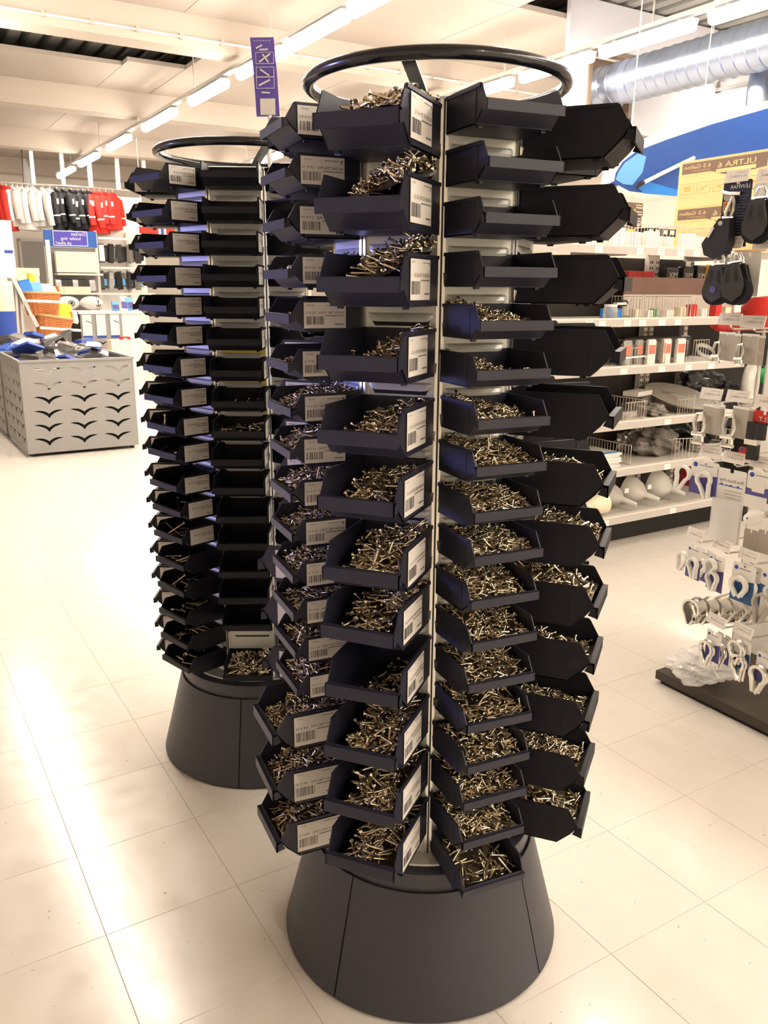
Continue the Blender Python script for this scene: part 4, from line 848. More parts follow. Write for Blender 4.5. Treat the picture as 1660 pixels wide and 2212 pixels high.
def card_at(u, v, w, h, label, A=RA, cat='packaged fitting', name='blister_card', mt='card', band=None, bfrac=.55, group=None, yaw=0.0, roll=0.0, wave=True):
    """a hanging card, (u, v) its upper left corner"""
    b, z = on_a(u, v, A); t = thing(name, label, cat, rm(A, b, z), SIDE_ROT+yaw, group)
    t.scale = (1.38, 1.3, 1.27)
    if roll: t.rotation_euler = (0, roll, SIDE_ROT+yaw)
    m = MB(); r = .004
    poly = [(r, 0), (w*.44, 0), (w*.44, -.010), (w*.56, -.010), (w*.56, 0), (w-r, 0), (w, -r), (w, -h), (0, -h), (0, -r)]
    m.prism(poly, -.0006, .0006); m.build('card', mt, t)
    if band:
        n = 8; m = MB(); top = -h*(1-bfrac)
        for k in range(n):
            x0, x1 = w*k/n, w*(k+1)/n; f = (lambda x: top-.006*math.sin(x/w*4.2+.5)) if wave else (lambda x: top)
            m.add([(x0, -.0009, -h+.0004), (x1, -.0009, -h+.0004), (x1, -.0009, f(x1)), (x0, -.0009, f(x0))], [(0, 1, 2, 3)])
        m.build('printed_band', band, t)
        m = MB(); m.x = Matrix.Translation((w*.16, -.0008, -h*.14)) @ Matrix.Rotation(PI2, 4, 'X'); m.lathe([(0, 0), (w*.085, 0)], 14); m.build('round_mark', 'blue', t)
        MB().box(w*.30, w*.80, -.0009, -.0006, -h*.15, -h*.13).build('lettering_line', 'ink2', t)
    return t
def teardrop(L, W, n=26):
    pts = []
    for k in range(n+1):
        a = -2.42 + 4.84*k/n; pts.append((W/2*math.sin(a), W/2*math.cos(a)-W/2))
    x, z = pts[-1]; pts = [(-x*.12, -L)] + pts[::1] + [(x*.12, -L)] if False else [(pts[0][0]*.10, -L)] + pts + [(pts[-1][0]*.10, -L)]
    return pts
def thimble(parent, x, z, L, W, ang, mt, thick, depth, name='thimble', y=-.012):
    """rope thimble: a U-section band bent to a teardrop"""
    m = MB(); m.x = Matrix.Translation((x, y, z)) @ Matrix.Rotation(ang, 4, 'Y'); P = teardrop(L, W); n = len(P); V = []; F = []
    sec = [(0, -depth/2), (thick*.9, -depth/2), (thick*.55, -depth*.22), (thick*.45, 0), (thick*.55, depth*.22), (thick*.9, depth/2), (0, depth/2), (-thick*.25, 0)]
    for i, (px, pz) in enumerate(P):
        a = P[max(i-1, 0)]; b = P[min(i+1, n-1)]; d = Vector((b[0]-a[0], b[1]-a[1])).normalized(); nx, nz = d.y*-1, d.x
        if (px*nx + (pz+W/2)*nz) < 0: nx, nz = -nx, -nz
        for (o, yy) in sec: V.append((px+nx*o, yy, pz+nz*o))
    k = len(sec)
    for i in range(n-1):
        for j in range(k): j2 = (j+1) % k; F.append((i*k+j, i*k+j2, (i+1)*k+j2, (i+1)*k+j))
    F += [tuple(range(k)), tuple((n-1)*k+j for j in reversed(range(k)))]
    m.add(V, F); return m.build(name, mt, parent, True)
# -- row 1: carded snap block with printed card, round block on white card
t = card_at(1566, 393, .078, .165, 'dark printed card holding a black snap shackle block, uppermost at the right edge', mt=mat('midnight_card', (0.010, 0.014, 0.045), 0.35), A=RA)
m = MB(); e = -.0012; m.text('LEWMAR', .074, -.020, .0135, 0, e); 
for k in range(14): m.box(.046, .072-.006*(k*7 % 3), e, e+.0003, -.040-.007*k, -.038-.007*k, 1)
m.box(.004, .026, e, e+.0003, -.075, -.050, 2)
for k in range(4): m.box(.006, .022, e-.0003, e, -.056-.005*k, -.0545-.005*k, 3)
m.build('card_print', ['card', 'ink2', 'orange', 'dark'], t)['kind'] = 'stuff'
m = MB(); m.x = Matrix.Translation((.014, -.0012, -.038)) @ Matrix.Rotation(PI2, 4, 'X'); m.lathe([(0, 0), (.011, 0)], 18); m.build('round_mark', 'rail', t)
m = MB(); m.tube([(.036, -.010, -.040), (.031, -.014, -.060), (.024, -.016, -.080), (.026, -.016, -.092)], .0045, 8); m.tube([(.036, -.010, -.040), (.044, -.014, -.055), (.045, -.016, -.075), (.040, -.016, -.090)], .0045, 8); m.tube([(.018, -.016, -.092), (.048, -.016, -.094)], .005, 8); m.tube([(.002, -.008, -.026), (.03, -.010, -.032), (.055, -.008, -.034)], .005, 8)
m.build('snap_shackle', 'chrome', t, True)
m = MB(); m.prism([(.020, -.094), (.050, -.094), (.054, -.150), (.046, -.182), (.020, -.196), (-.012, -.184), (-.022, -.155)], -.036, -.010); m.build('block_body', 'black', t)
m = MB(); m.x = Matrix.Translation((.028, -.0365, -.106)) @ Matrix.Rotation(PI2, 4, 'X'); m.lathe([(0, 0), (.006, 0), (.006, .002), (0, .002)], 14); m.build('rivet', 'rail', t)
m = MB(); m.bar((-.004, -.037, -.140), (.010, -.037, -.115), .004, .007); m.build('bright_slot', 'chrome', t)
M['cheek'] = mat('glossy_black_cheek', (0.03, 0.03, 0.032), 0.22)
def block(parent, x, z, s, yoff=-.02, badge=None, ang=0.0):
    """sheave block: two cheeks with windows, a sheave between them and a shackle on top"""
    X = Matrix.Translation((x, yoff, z)) @ Matrix.Rotation(ang, 4, 'Y')
    chk = [(-.016*s, 0), (.016*s, 0), (.030*s, -.055*s), (.024*s, -.075*s), (0, -.090*s), (-.024*s, -.075*s), (-.030*s, -.055*s)]
    for yy in (-.014*s, .010*s):
        m = MB(); m.x = X; m.prism(chk, yy, yy+.004*s); m.build('cheek', 'cheek', parent)
    m = MB(); m.x = X @ Matrix.Translation((0, 0, -.062*s)) @ Matrix.Rotation(PI2, 4, 'X'); m.lathe([(0, -.009*s), (.034*s, -.009*s), (.027*s, 0), (.034*s, .009*s), (0, .009*s)], 28); m.build('sheave', 'bin_black', parent, True)
    m = MB(); m.x = X
    for w_ in (-1, 1): m.add([(w_*.006*s, -.0145*s, -.010*s), (w_*.013*s, -.0145*s, -.012*s), (w_*.019*s, -.0145*s, -.045*s), (w_*.008*s, -.0145*s, -.040*s)], [(0, 1, 2, 3)])
    m.build('cheek_window', 'dark', parent)
    m = MB(); m.x = X; m.tube([(-.010*s, 0, -.002), (-.012*s, 0, .014*s), (-.006*s, 0, .026*s), (.006*s, 0, .026*s), (.012*s, 0, .014*s), (.010*s, 0, -.002)], .0032*s, 8); m.tube([(-.018*s, 0, .003*s), (.018*s, 0, .003*s)], .0045*s, 8); m.build('shackle', 'chrome', parent, True)
    if badge:
        m = MB(); m.x = X @ Matrix.Translation((0, -.0148*s, -.058*s)) @ Matrix.Rotation(PI2, 4, 'X'); m.lathe([(0, .001), (.0085*s, .001), (.0085*s, 0)], 18); m.build('badge', badge, parent)
t = card_at(1632, 395, .075, .10, 'white card with a round black sheave block at the right edge', A=RA); block(t, .040, -.045, 1.1, -.03)
t = card_at(1557, 548, .052, .085, 'narrow white card with a black block bearing a violet badge', A=RA); block(t, .022, -.032, 1.05, -.03, 'purple')
t = card_at(1598, 546, .062, .11, 'white card with a tilted black twin block, right of the badged block', A=RA); block(t, .022, -.032, 1.05, -.03, 'rail', -.10); block(t, .038, -.030, 1.05, -.065, None, -.12)
peg(1560, 512, 'empty white price tag under the black snap shackle block', yaw=.0); peg(1632, 512, 'white price tag at the right edge under the round block')
peg(1557, 676, 'white price tag below the badged block, left of two'); peg(1606, 681, 'white price tag below the twin block, right of two'); peg(1572, 370, 'white price tag above the dark printed card'); peg(1640, 366, 'white price tag above the round block card')
# -- rows of shackles on grey cards
def shackle(parent, x, z, s):
    m = MB(); m.tube([(x-.009*s, -.010, z), (x-.013*s, -.012, z-.018*s), (x-.006*s, -.013, z-.034*s), (x+.007*s, -.013, z-.034*s), (x+.012*s, -.012, z-.018*s), (x+.006*s, -.010, z+.004*s)], .0034*s, 8, closed=True); m.build('bow', 'chrome', parent, True)
    m = MB(); m.tube([(x-.014*s, -.013, z-.036*s), (x+.012*s, -.013, z-.034*s)], .0042*s, 8); m.tube([(x-.006*s, -.012, z-.036*s), (x-.008*s, -.012, z-.050*s)], .004*s, 8); m.tube([(x+.006*s, -.012, z-.036*s), (x+.008*s, -.012, z-.050*s)], .004*s, 8); m.tube([(x-.012*s, -.012, z-.051*s), (x+.012*s, -.012, z-.050*s)], .0035*s, 8); m.build('pin', 'chrome', parent, True)
M['greycard'] = mat('warm_grey_card', (0.47, 0.42, 0.36), 0.5)
for k, (u, v, hh, lab) in enumerate(((1556, 716, .075, 'grey card with steel shackle, upper row left of two'), (1606, 720, .078, 'grey card with steel shackle, upper row right of two'), (1522, 872, .080, 'grey card with large snap shackle, lower row left of two'), (1586, 876, .085, 'grey card with snap shackle, lower row right of two'))):
    for q in (1, 0):
        t = card_at(u+14*q, v+3*q, .050, hh, lab if q == 0 else lab.replace('grey card with', 'spare grey card behind the'), A=RA+.045*q, mt='greycard', yaw=-.15)
        MB().box(0, .050, -.0012, .0008, -.006, 0).build('card_edge', 'card', t)
        if q == 0: shackle(t, .008 if k < 2 else .004, -.030, 1.0 if k < 2 else 1.55)
peg(1518, 836, 'white price tag above the large snap shackle, left of three', txt='41 x 0.500.3'); peg(1574, 841, 'white price tag above the snap shackle, middle of three'); peg(1636, 851, 'white price tag at the frame edge beside the snap shackles')
# clamp with red card
t = card_at(1630, 885, .06, .035, 'red card with black buckle straps at the right frame edge', A=RA, mt='red', cat='packaged strap'); m = MB(); m.text('BELT', .055, -.028, .018, 0, -.0012); m.build('lettering', 'card', t)
for x in (-.004, .024): MB().box(x, x+.018, -.016, -.002, -.075, -.030).build('strap', 'black', t)
MB().box(-.004, .03, -.020, -.004, -.090, -.076).build('buckle', 'chrome', t); MB().box(.002, .030, -.016, -.002, -.130, -.088).build('strap_end', 'black', t)
for u, v, l in ((1516, 960, 'white price tag above the white thimble card'), (1566, 972, 'white price tag above the dock key card'), (1626, 982, 'bordered price tag at the frame edge above the float')): peg(u, v, l)
t = card_at(1598, 964, .055, .042, 'red and pale card partly hidden behind price tags', A=RA+.06, mt='red', band='tag', bfrac=.3)
# white thimble pair
def thimble_card(u, v, w, h, label, mt, pair, band='purple', s=1.0, A=RA, group=None, yaw=0.0, cat='packaged fitting', thick=.0075):
    t = card_at(u, v, w, h, label, A=A, band=band, group=group, yaw=yaw)
    for (x, z, L, W, ang) in pair: thimble(t, x*w, -z*h, L*s, W*s, ang, mt, thick*s, .012*s)
    return t
thimble_card(1496, 990, .085, .098, 'white card with two large white plastic thimbles, left end of its row', 'whitep', [(-.12, .30, .066, .034, .30), (.55, .34, .070, .034, -.25)], 'purple', 1.0)
# the dock key card
t = card_at(1552, 1008, .085, .205, 'tall clear pack with mirrored lettering and waves, beside the white thimbles', A=RA, mt='card', cat='packaged tool')
m = MB(); e = -.0012; m.text('The Dock Key', .080, -.036, .0118, 1, e)
for k, tx in enumerate(('Dock & Boat Fastener', 'New Patented Design', 'Easy and safe to use')): m.text(tx, .078, -.062-.009*k, .0058, 1, e)
for k, tx in enumerate(('Secure', 'Strong rust free', 'to the hands', 'floating on water', 'key ring', 'Made to last')): m.text(tx, .066-.003*(k % 3), -.108-.0145*k, .0062, 1, e)
for k in range(9): x = .006+.008*k; m.add([(x, e, -.048), (x+.008, e, -.048), (x+.008, e, -.046), (x+.004, e, -.046+.004*(k % 3 == 1)), (x, e, -.041 if k % 2 else -.046)], [(0, 1, 2, 3, 4)], 0); m.add([(x, e, -.094), (x+.008, e, -.094), (x+.008, e, -.092), (x, e, -.089 if k % 2 else -.092)], [(0, 1, 2, 3)], 1)
m.build('card_print', ['blue', 'ink2'], t)['kind'] = 'stuff'
m = MB(); m.tube([(.038+.026*math.cos(a), -.008, -.132+.030*math.sin(a)) for a in np.linspace(0, 6.28, 28)[:-1]], .0014, 6, closed=True); m.tube([(.055+.012*math.cos(a), -.008, -.190+.009*math.sin(a)) for a in np.linspace(0, 6.28, 20)[:-1]], .0012, 6, closed=True); m.build('key_ring', 'wire', t, True)
MB().box(.001, .084, -.011, -.0105, -.204, -.084).build('clear_blister', 'clearbag', t)
t = card_at(1618, 1014, .075, .080, 'small violet and white card with float key ring at the frame edge', A=RA-.02, band='purple', bfrac=.45); MB().box(.016, .05, -.0015, -.0009, -.056, -.030).build('price_sticker', 'tag', t); MB().box(0, .06, -.003, -.0015, -.100, -.066).build('white_slip', 'card', t)
fb, fz = on_a(1632, 1118, RA-.02); t = thing('key_float', 'white key float shaped like a small buoy hanging at the frame edge', 'float', rm(RA-.02, fb, fz), SIDE_ROT); m = MB(); m.x = Matrix.Rotation(R_(62), 4, 'Y'); m.lathe([(0, -.040), (.018, -.034), (.026, -.012), (.026, .010), (.017, .030), (.012, .032), (.012, .046), (0, .046)], 24); m.build('float_body', 'whitep', t, True); m = MB(); m.x = Matrix.Rotation(R_(62), 4, 'Y'); m.lathe([(0, .046), (.013, .046), (.013, .060), (0, .060)], 16); m.build('cap', 'rail', t); MB().box(-.014, -.009, -.027, -.0255, -.004, .001).build('hole', 'dark', t)
m = MB(); m.tube([(.02, 0, .02), (.03, .004, .05), (.035, .01, .075)], .0015, 6); m.build('cord', 'card', t)
for q, (u, v) in enumerate(((1610, 1140), (1640, 1142))): card_at(u, v, .038, .065, 'plain leaflet hanging behind the key float, %s' % ('left one', 'right one')[q], A=RA+.03, mt='greycard', cat='leaflet', name='leaflet')
# lower rows
for u, v, l in ((1490, 1136, 'white price tag at the left of the lower row'), (1546, 1158, 'second white price tag of the lower row'), (1602, 1180, 'third white price tag of the lower row')): peg(u, v, l, yaw=-.22, A=RA)
thimble_card(1488, 1172, .055, .100, 'violet card with two white thimbles crossing, lower row far left', 'whitep', [(-.02, .34, .052, .026, .22), (.62, .38, .056, .026, -.2)], 'purple', yaw=-.2, A=RA-.02)
thimble_card(1512, 1180, .055, .100, 'spare violet thimble card behind the lower row', 'whitep', [(.5, .34, .052, .026, .2)], 'purple', yaw=-.2, A=RA+.05)
thimble_card(1534, 1192, .058, .105, 'violet card with two white thimbles one above the other', 'whitep', [(.42, .18, .042, .026, .35), (.50, .50, .050, .028, -.12)], 'purple', yaw=-.2, A=RA-.02)
thimble_card(1586, 1210, .070, .110, 'blue card with a single white thimble in the lower row', 'whitep', [(.45, .38, .048, .036, -.05)], 'cardblue', yaw=-.1, A=RA-.02, thick=.010)
thimble_card(1606, 1214, .066, .110, 'spare blue thimble card behind the single white thimble', 'whitep', [(.5, .4, .048, .034, 0)], 'cardblue', yaw=-.1, A=RA+.04, thick=.010)
thimble_card(1647, 1232, .06, .07, 'white and blue card cut by the right frame edge', 'whitep', [(.6, .5, .03, .02, 0)], 'cardblue', A=RA-.02)
# big grey thimble, chrome bundle in film, chrome thimbles
tb, tz = on_a(1650, 1284, RA-.03); t = thing('large_thimble', 'large grey open thimble hanging at the right frame edge', 'thimble', rm(RA-.03, tb, tz), SIDE_ROT); thimble(t, .012, 0, .10, .055, .12, 'greyrub', .010, .022); MB().tube([(.012, -.01, -.01), (.012, .4, -.01)], .003, 6).build('hook_rod', 'chrome', t)
tb, tz = on_a(1484, 1290, RA-.02)
for k in range(6):
    t = thing('large_thimble', 'chromed steel thimble in the hanging row, %s from the aisle' % NEAR[k].replace('nearest', 'first'), 'thimble', rm(RA-.02+.052*k, tb-.014*k, tz-.004*k), SIDE_ROT, 'chromed thimbles hung in a row')
    thimble(t, .040, 0, .092, .062, .06, 'chrome', .009, .046, 'thimble_body', y=0)
    if k == 0: MB().box(.052, .068, -.025, -.0235, -.075, -.045).build('price_sticker', 'tag', t); MB().box(.056, .066, -.0262, -.025, -.068, -.055).build('sticker_print', 'ink', t)
MB().tube([(.040, -.02, -.012), (.040, .46, -.012)], .004, 6).build('hook_rod', 'chrome', thing('price_hook', 'bare steel hook carrying the chromed thimbles', 'hook', rm(RA-.02, tb, tz), SIDE_ROT))
def film_bag(name, label, u, v, A, rx, ry, rz, seed, mt='clearbag'):
    b, z = on_a(u, v, A); t = thing(name, label, 'bag', rm(A, b, z), SIDE_ROT); rs = random.Random(seed); import bmesh
    bm = bmesh.new(); bmesh.ops.create_icosphere(bm, subdivisions=4, radius=1)
    ph = [rs.uniform(0, 6) for _ in range(6)]
    for w_ in bm.verts:
        p = w_.co; k = 1+.12*math.sin(7*p.x+ph[0]+3*p.z)+.10*math.sin(9*p.y+ph[1]-4*p.x)+.08*math.sin(13*p.z+ph[2]+6*p.y)+.05*math.sin(23*p.x+19*p.z+ph[3])
        w_.co = Vector((p.x*rx*k, p.y*ry*k, max(p.z*rz*k, -rz*.8)))
    me = bpy.data.meshes.new(name); bm.to_mesh(me); bm.free(); me.materials.append(M[mt]); link('film', me, t); return t
t = film_bag('film_bag', 'crinkled clear plastic bag lying on the foot of the rack', 1515, 1438, RA+.08, .105, .12, .055, 3)
m = MB()
for k in range(5): m.tube([(-.05+.02*k, -.02, -.035), (-.03+.02*k, .0, .01), (-.01+.02*k, .02, -.03)], .008, 8)
m.build('bagged_thimbles', 'chrome', t, True)
film_bag('film_bag', 'clear film wrapped round the rear chromed thimbles', 1590, 1318, RA+.25, .07, .12, .04, 5)
for u, v, l in ((1534, 1320, 'white price tag before the chromed thimbles'), (1590, 1340, 'white price tag above the lowest carded thimbles'), (1650, 1390, 'cut price tag at the lower right frame edge')): peg(u, v, l, yaw=-.2, A=RA-.02)
thimble_card(1530, 1356, .052, .090, 'blue card with a polished steel thimble, lowest row left', 'chrome', [(.30, .42, .066, .036, .0)], 'purple', yaw=-.2, A=RA-.05, thick=.009)
thimble_card(1552, 1362, .050, .088, 'spare blue card with steel thimble behind the lowest left one', 'chrome', [(.45, .42, .064, .034, .0)], 'purple', yaw=-.2, A=RA+.0, thick=.009)
thimble_card(1590, 1374, .055, .085, 'grey card with two polished steel thimbles, lowest row middle', 'chrome', [(.35, .12, .060, .036, .0), (.5, .55, .066, .034, -.2)], 'cardblue', yaw=-.2, A=RA-.04, thick=.009)
thimble_card(1638, 1404, .055, .085, 'white and blue card with a steel thimble at the frame edge, lowest row', 'chrome', [(.45, .5, .070, .038, .1)], 'purple', yaw=-.2, A=RA-.05, thick=.010)

# ---------------------------------------------------------------- left: grey dump bins with gull-shaped cut-outs
def gull(cx, cz, s):
    up = [(-1, .12), (-.72, .16), (-.42, .13), (-.18, .03), (0, -.10), (.18, .03), (.42, .13), (.72, .16), (1, .12)]
    lo_ = [(.72, .05), (.40, -.06), (.16, -.22), (.02, -.40), (0, -.42), (-.02, -.40), (-.16, -.22), (-.40, -.06), (-.72, .05)]
    return [(cx+x*s, cz+z*s) for x, z in up+lo_]
def pierced(w, h, holes, thick, name, mt, parent, Mx):
    cu = bpy.data.curves.new('p', 'CURVE'); cu.dimensions = '2D'; cu.fill_mode = 'BOTH'; cu.extrude = thick/2
    for poly in [[(0, 0), (w, 0), (w, h), (0, h)]] + holes:
        sp = cu.splines.new('POLY'); sp.points.add(len(poly)-1); sp.use_cyclic_u = True
        for p, (x, z) in zip(sp.points, poly): p.co = (x, z, 0, 1)
    o = bpy.data.objects.new('p', cu); COL.objects.link(o); dg = bpy.context.evaluated_depsgraph_get(); dg.update()
    me = bpy.data.meshes.new_from_object(o.evaluated_get(dg)); bpy.data.objects.remove(o); bpy.data.curves.remove(cu)
    me.transform(Mx @ Matrix.Rotation(PI2, 4, 'X')); me.materials.clear(); me.materials.append(M[mt]); me.name = name; return link(name, me, parent)
GW, GH, GL = 1.0, .87, 1.22
def dump_bin(a, b, label, rows=6):
    t = thing('dump_bin', label, 'display bin', rm(a, b, 0), YAW, 'grey dump bins with gull cut-outs')
    front = [gull(GW*(.19+.31*c)+.01*r, GH*(.135+.145*r), .128) for r in range(rows) for c in range(3)]
    side = [gull(GL*(.14+.24*c), GH*(.135+.145*r), .115) for r in range(rows) for c in range(4)]
    pierced(GW, GH-.03, front, .003, 'front_panel', 'steelgrey', t, Matrix.Translation((0, 0, .03)))
    pierced(GW, GH-.03, front, .003, 'rear_panel', 'steelgrey', t, Matrix.Translation((0, GL, .03)))
    for x in (0, GW): pierced(GL, GH-.03, side, .003, 'side_panel', 'steelgrey', t, Matrix.Translation((x, 0, .03)) @ Matrix.Rotation(PI2, 4, 'Z'))
    m = MB()
    for x0, x1, y0, y1 in ((-.012, GW+.012, -.012, .014), (-.012, GW+.012, GL-.014, GL+.012), (-.012, .014, 0, GL), (GW-.014, GW+.012, 0, GL)): m.box(x0, x1, y0, y1, GH-.018, GH+.002)
    m.build('top_rim', 'steelgrey', t)
    m = MB(); m.box(.02, GW-.02, .02, GL-.02, .04, .05); m.build('bottom', 'dark', t)
    MB().box(.035, GW-.035, .035, GL-.035, .05, .60).build('dark_goods', 'dark', t)
    for x in (.05, GW-.05):
        for y in (.05, GL-.05): MB().tube([(x, y, 0), (x, y, .045)], .02, 8).build('foot', 'black', t)
    return t
dump_bin(1.088, 8.0, 'grey steel dump bin with gull-shaped cut-outs, full of packs, the nearer of two')
dump_bin(1.075, 9.26, 'grey steel dump bin with gull-shaped cut-outs, the farther of two')
def pack(a, b, z, w, h, d, mt, label, rx, ry, rz, band=None, cat='packet', group='packs heaped in the dump bins'):
    t = thing('pack', label, cat, rm(a, b, z), 0, group); t.rotation_euler = (rx, ry, YAW+rz)
    m = MB(); m.add([(-w/2, -h/2, 0), (w/2, -h/2, 0), (w/2, h/2, 0), (-w/2, h/2, 0), (-w*.42, -h*.42, d), (w*.42, -h*.42, d), (w*.42, h*.42, d), (-w*.42, h*.42, d)], [(0, 3, 2, 1), (4, 5, 6, 7), (0, 1, 5, 4), (1, 2, 6, 5), (2, 3, 7, 6), (3, 0, 4, 7)]); m.build('pack_body', mt, t)
    if band: MB().box(-w*.4, w*.4, -h*.38, h*.1, d, d+.002).build('printed_panel', band, t)
    return t
rs = random.Random(5)
PK = [('silver', 'clear silvery'), ('darkpack', 'dark'), ('blue', 'blue'), ('card', 'white'), ('darkpack', 'black'), ('silver', 'grey film'), ('blue', 'deep blue'), ('yellow', 'yellow')]
WHERE = ['front left', 'front middle', 'front right', 'middle left', 'centre', 'middle right', 'back left', 'back middle', 'back right']
for k in range(27):
    c = k % 9; lay_ = k // 9; mt, nm = PK[(k*5+lay_) % 7]
    a = 1.088+.20+.29*(c % 3)+rs.uniform(-.05, .05); b = 8.0+.22+.38*(c//3)+rs.uniform(-.08, .08); z = .66+.09*lay_+(.06 if c//3 else 0)+.03*(c//3)
    pack(a, b, z, rs.uniform(.18, .28), rs.uniform(.13, .2), rs.uniform(.02, .05), mt, '%s pack in the near dump bin, %s, %s layer' % (nm, WHERE[c], ('lower', 'middle', 'upper')[lay_]), rs.uniform(-.5, .5), rs.uniform(-.35, .35), rs.uniform(0, 3), band='silver' if mt in ('blue', 'darkpack') else None)
for k in range(3):
    t = thing('white_carton', 'white carton showing through the upper gull cut-outs of the near dump bin, %s' % ('left', 'middle', 'right')[k], 'box', rm(1.12+.32*k, 8.03, .615), YAW, 'white cartons behind the cut-outs'); MB().box(0, .29, 0, .06, 0, .17+.01*k).build('carton_body', 'whitep', t)
for k in range(6):
    t = thing('folded_cloth', 'blue cloth bag heaped in the far dump bin, %s from left' % NEAR[k].replace('nearest', 'first'), 'bag', rm(1.12+.16*k, 9.55+.1*(k % 2), .84+.03*math.sin(k*2.)), YAW+k, 'blue cloth bags'); import bmesh
    bm = bmesh.new(); bmesh.ops.create_icosphere(bm, subdivisions=3, radius=1)
    for w_ in bm.verts: p = w_.co; q = 1+.22*math.sin(6*p.x+k)+.15*math.sin(8*p.y+2*k); w_.co = Vector((p.x*.15*q, p.y*.12*q, p.z*.055*q))
    me = bpy.data.meshes.new('folded_cloth'); bm.to_mesh(me); bm.free(); me.materials.append(M['bluecloth' if k < 4 else 'silver']); link('cloth', me, t)
for k in range(5): pack(1.2+.17*k, 9.9+.05*k, .93+.02*(k % 3), .2, .15, .04, ('darkpack', 'silver', 'blue', 'silver', 'darkpack')[k], 'pack lying at the back of the far dump bin, %s from left' % NEAR[k].replace('nearest', 'first'), .3, .2*k-.3, k)
# wicker baskets on a sloping white stand
BS = 12.3
def bpos(u, v, b=BS): a, z = on_b(u, v, b); return a, z
st = thing('basket_stand', 'pale metal sloping stand holding the wicker baskets', 'stand', rm(0, BS, 0), YAW)
p1, p2, p3 = bpos(-8, 535), bpos(45, 620), bpos(78, 705); m = MB(); m.bar((p1[0], -.12, p1[1]), (p3[0], -.12, p3[1]), .03, .05); m.build('sloping_rail', 'alu', st)
for u, v0, v1 in ((42, 605, 760), (30, 560, 760)):
    q0, q1 = bpos(u, v0), bpos(u+8, v1); MB().bar((q0[0], 0, q0[1]), (q1[0], 0, 0), .03, .03).build('leg', 'alu', st)
for u0, v0, u1, v1 in ((50, 649, 130, 652), (78, 706, 165, 712)):
    q0, q1 = bpos(u0, v0), bpos(u1, v1); MB().tube([(q0[0], -.30, q0[1]), (q1[0], -.30, q1[1])], .018, 8).build('front_bar', 'white', st)
q0, q1 = bpos(14, 600), bpos(40, 600); MB().box(q0[0], q1[0], .1, .2, 0, q0[1]).build('tall_panel', mat('pale_panel', (0.55, 0.50, 0.44), 0.5), st)
def basket(u0, u1, v, label, tilt):
    (a0, z), (a1, _) = bpos(u0, v), bpos(u1, v); w = a1-a0; t = thing('wicker_basket', label, 'basket', rm((a0+a1)/2, BS, z), YAW, 'wicker baskets'); t.rotation_euler = (0, tilt, YAW)
    D = .42; H = .30; lv = 9; n = 40
    m = MB(); V = []; F = []
    for j in range(lv*2+1):
        f = j/(lv*2); kx = (w/2)*(.74+.26*f); ky = (D/2)*(.74+.26*f); off = .008*(j % 2)
        for i in range(n):
            an = 2*math.pi*i/n; o_ = off if i % 2 else -off*.5; V.append(((kx+o_)*math.copysign(abs(math.cos(an))**.6, math.cos(an)), (ky+o_)*math.copysign(abs(math.sin(an))**.6, math.sin(an)), -H+H*f))
    for j in range(lv*2):
        for i in range(n): i2 = (i+1) % n; F.append((j*n+i, j*n+i2, (j+1)*n+i2, (j+1)*n+i))
    F.append(tuple(reversed(range(n)))); m.add(V, F); m.build('woven_wall', 'wicker', t)
    m = MB(); m.tube([((w/2)*math.copysign(abs(math.cos(a))**.6, math.cos(a)), (D/2)*math.copysign(abs(math.sin(a))**.6, math.sin(a)), 0) for a in np.linspace(0, 2*math.pi, 41)[:-1]], .018, 8, closed=True); m.build('rim', 'cane', t, True)
    for s in (-1, 1): m = MB(); m.tube([(s*w*.47, -.06, 0), (s*w*.44, -.05, .09), (s*w*.44, .05, .09), (s*w*.47, .06, 0)], .013, 8); m.build('handle', 'wicker', t, True)
    m = MB(); m.box(-w*.40, w*.40, -D*.36, D*.36, -.12, -.10); m.build('lining', 'cane', t)
    return t, w, z, (a0+a1)/2
b1, w1, z1, a1_ = basket(46, 129, 632, 'wicker basket of blue and white packs, upper of two on the stand', .02)
b2, w2, z2, a2_ = basket(75, 157, 684, 'wicker basket of yellow packs, lower and tilted one on the stand', .16)
for k, (da, z, w, h, mt, nm) in enumerate([(-.18, .02, .16, .30, 'blue2', 'blue'), (-.05, .03, .15, .22, 'lightblue', 'light blue'), (.07, .02, .17, .2, 'card', 'white'), (.18, .0, .15, .17, 'card', 'white'), (-.1, .10, .10, .32, 'yellow', 'yellow fin-shaped')]):
    pack(a1_+da, BS-.05+.04*k, z1+z, w, h, .04, mt, '%s pack standing in the upper basket, %s from left' % (nm, NEAR[k].replace('nearest', 'first')), 1.35, .1*k-.2, .1*k, group='packs in the upper basket')
for k, (da, z, w, h, mt, nm) in enumerate([(-.1, .02, .14, .2, 'cane', 'tan'), (.02, .05, .15, .22, 'orange', 'orange'), (.12, .08, .13, .3, 'yellow', 'yellow'), (.2, .07, .1, .28, 'yellow', 'bright yellow'), (.05, .10, .12, .24, 'card', 'white'), (.27, .02, .14, .2, 'card', 'white')]):
    pack(a2_+da, BS-.06+.04*k, z2+z-.03, w, h, .04, mt, '%s pack standing in the lower basket, %s from left' % (nm, NEAR[k].replace('nearest', 'first')), 1.1, .25, .1*k, group='packs in the lower basket')
for k in range(5):
    q = bpos(42, 578+17*k, BS+.6); t = thing('sponge', 'cream sponge block, %s of the stack behind the basket' % ['topmost', 'second', 'third', 'fourth', 'lowest'][k], 'sponge', rm(q[0], BS+.6, q[1]-.11), YAW+.05*k, 'stacked cream sponges'); MB().box(-.07, .24, -.1, .1, 0, .105).build('sponge_body', 'creamp', t)
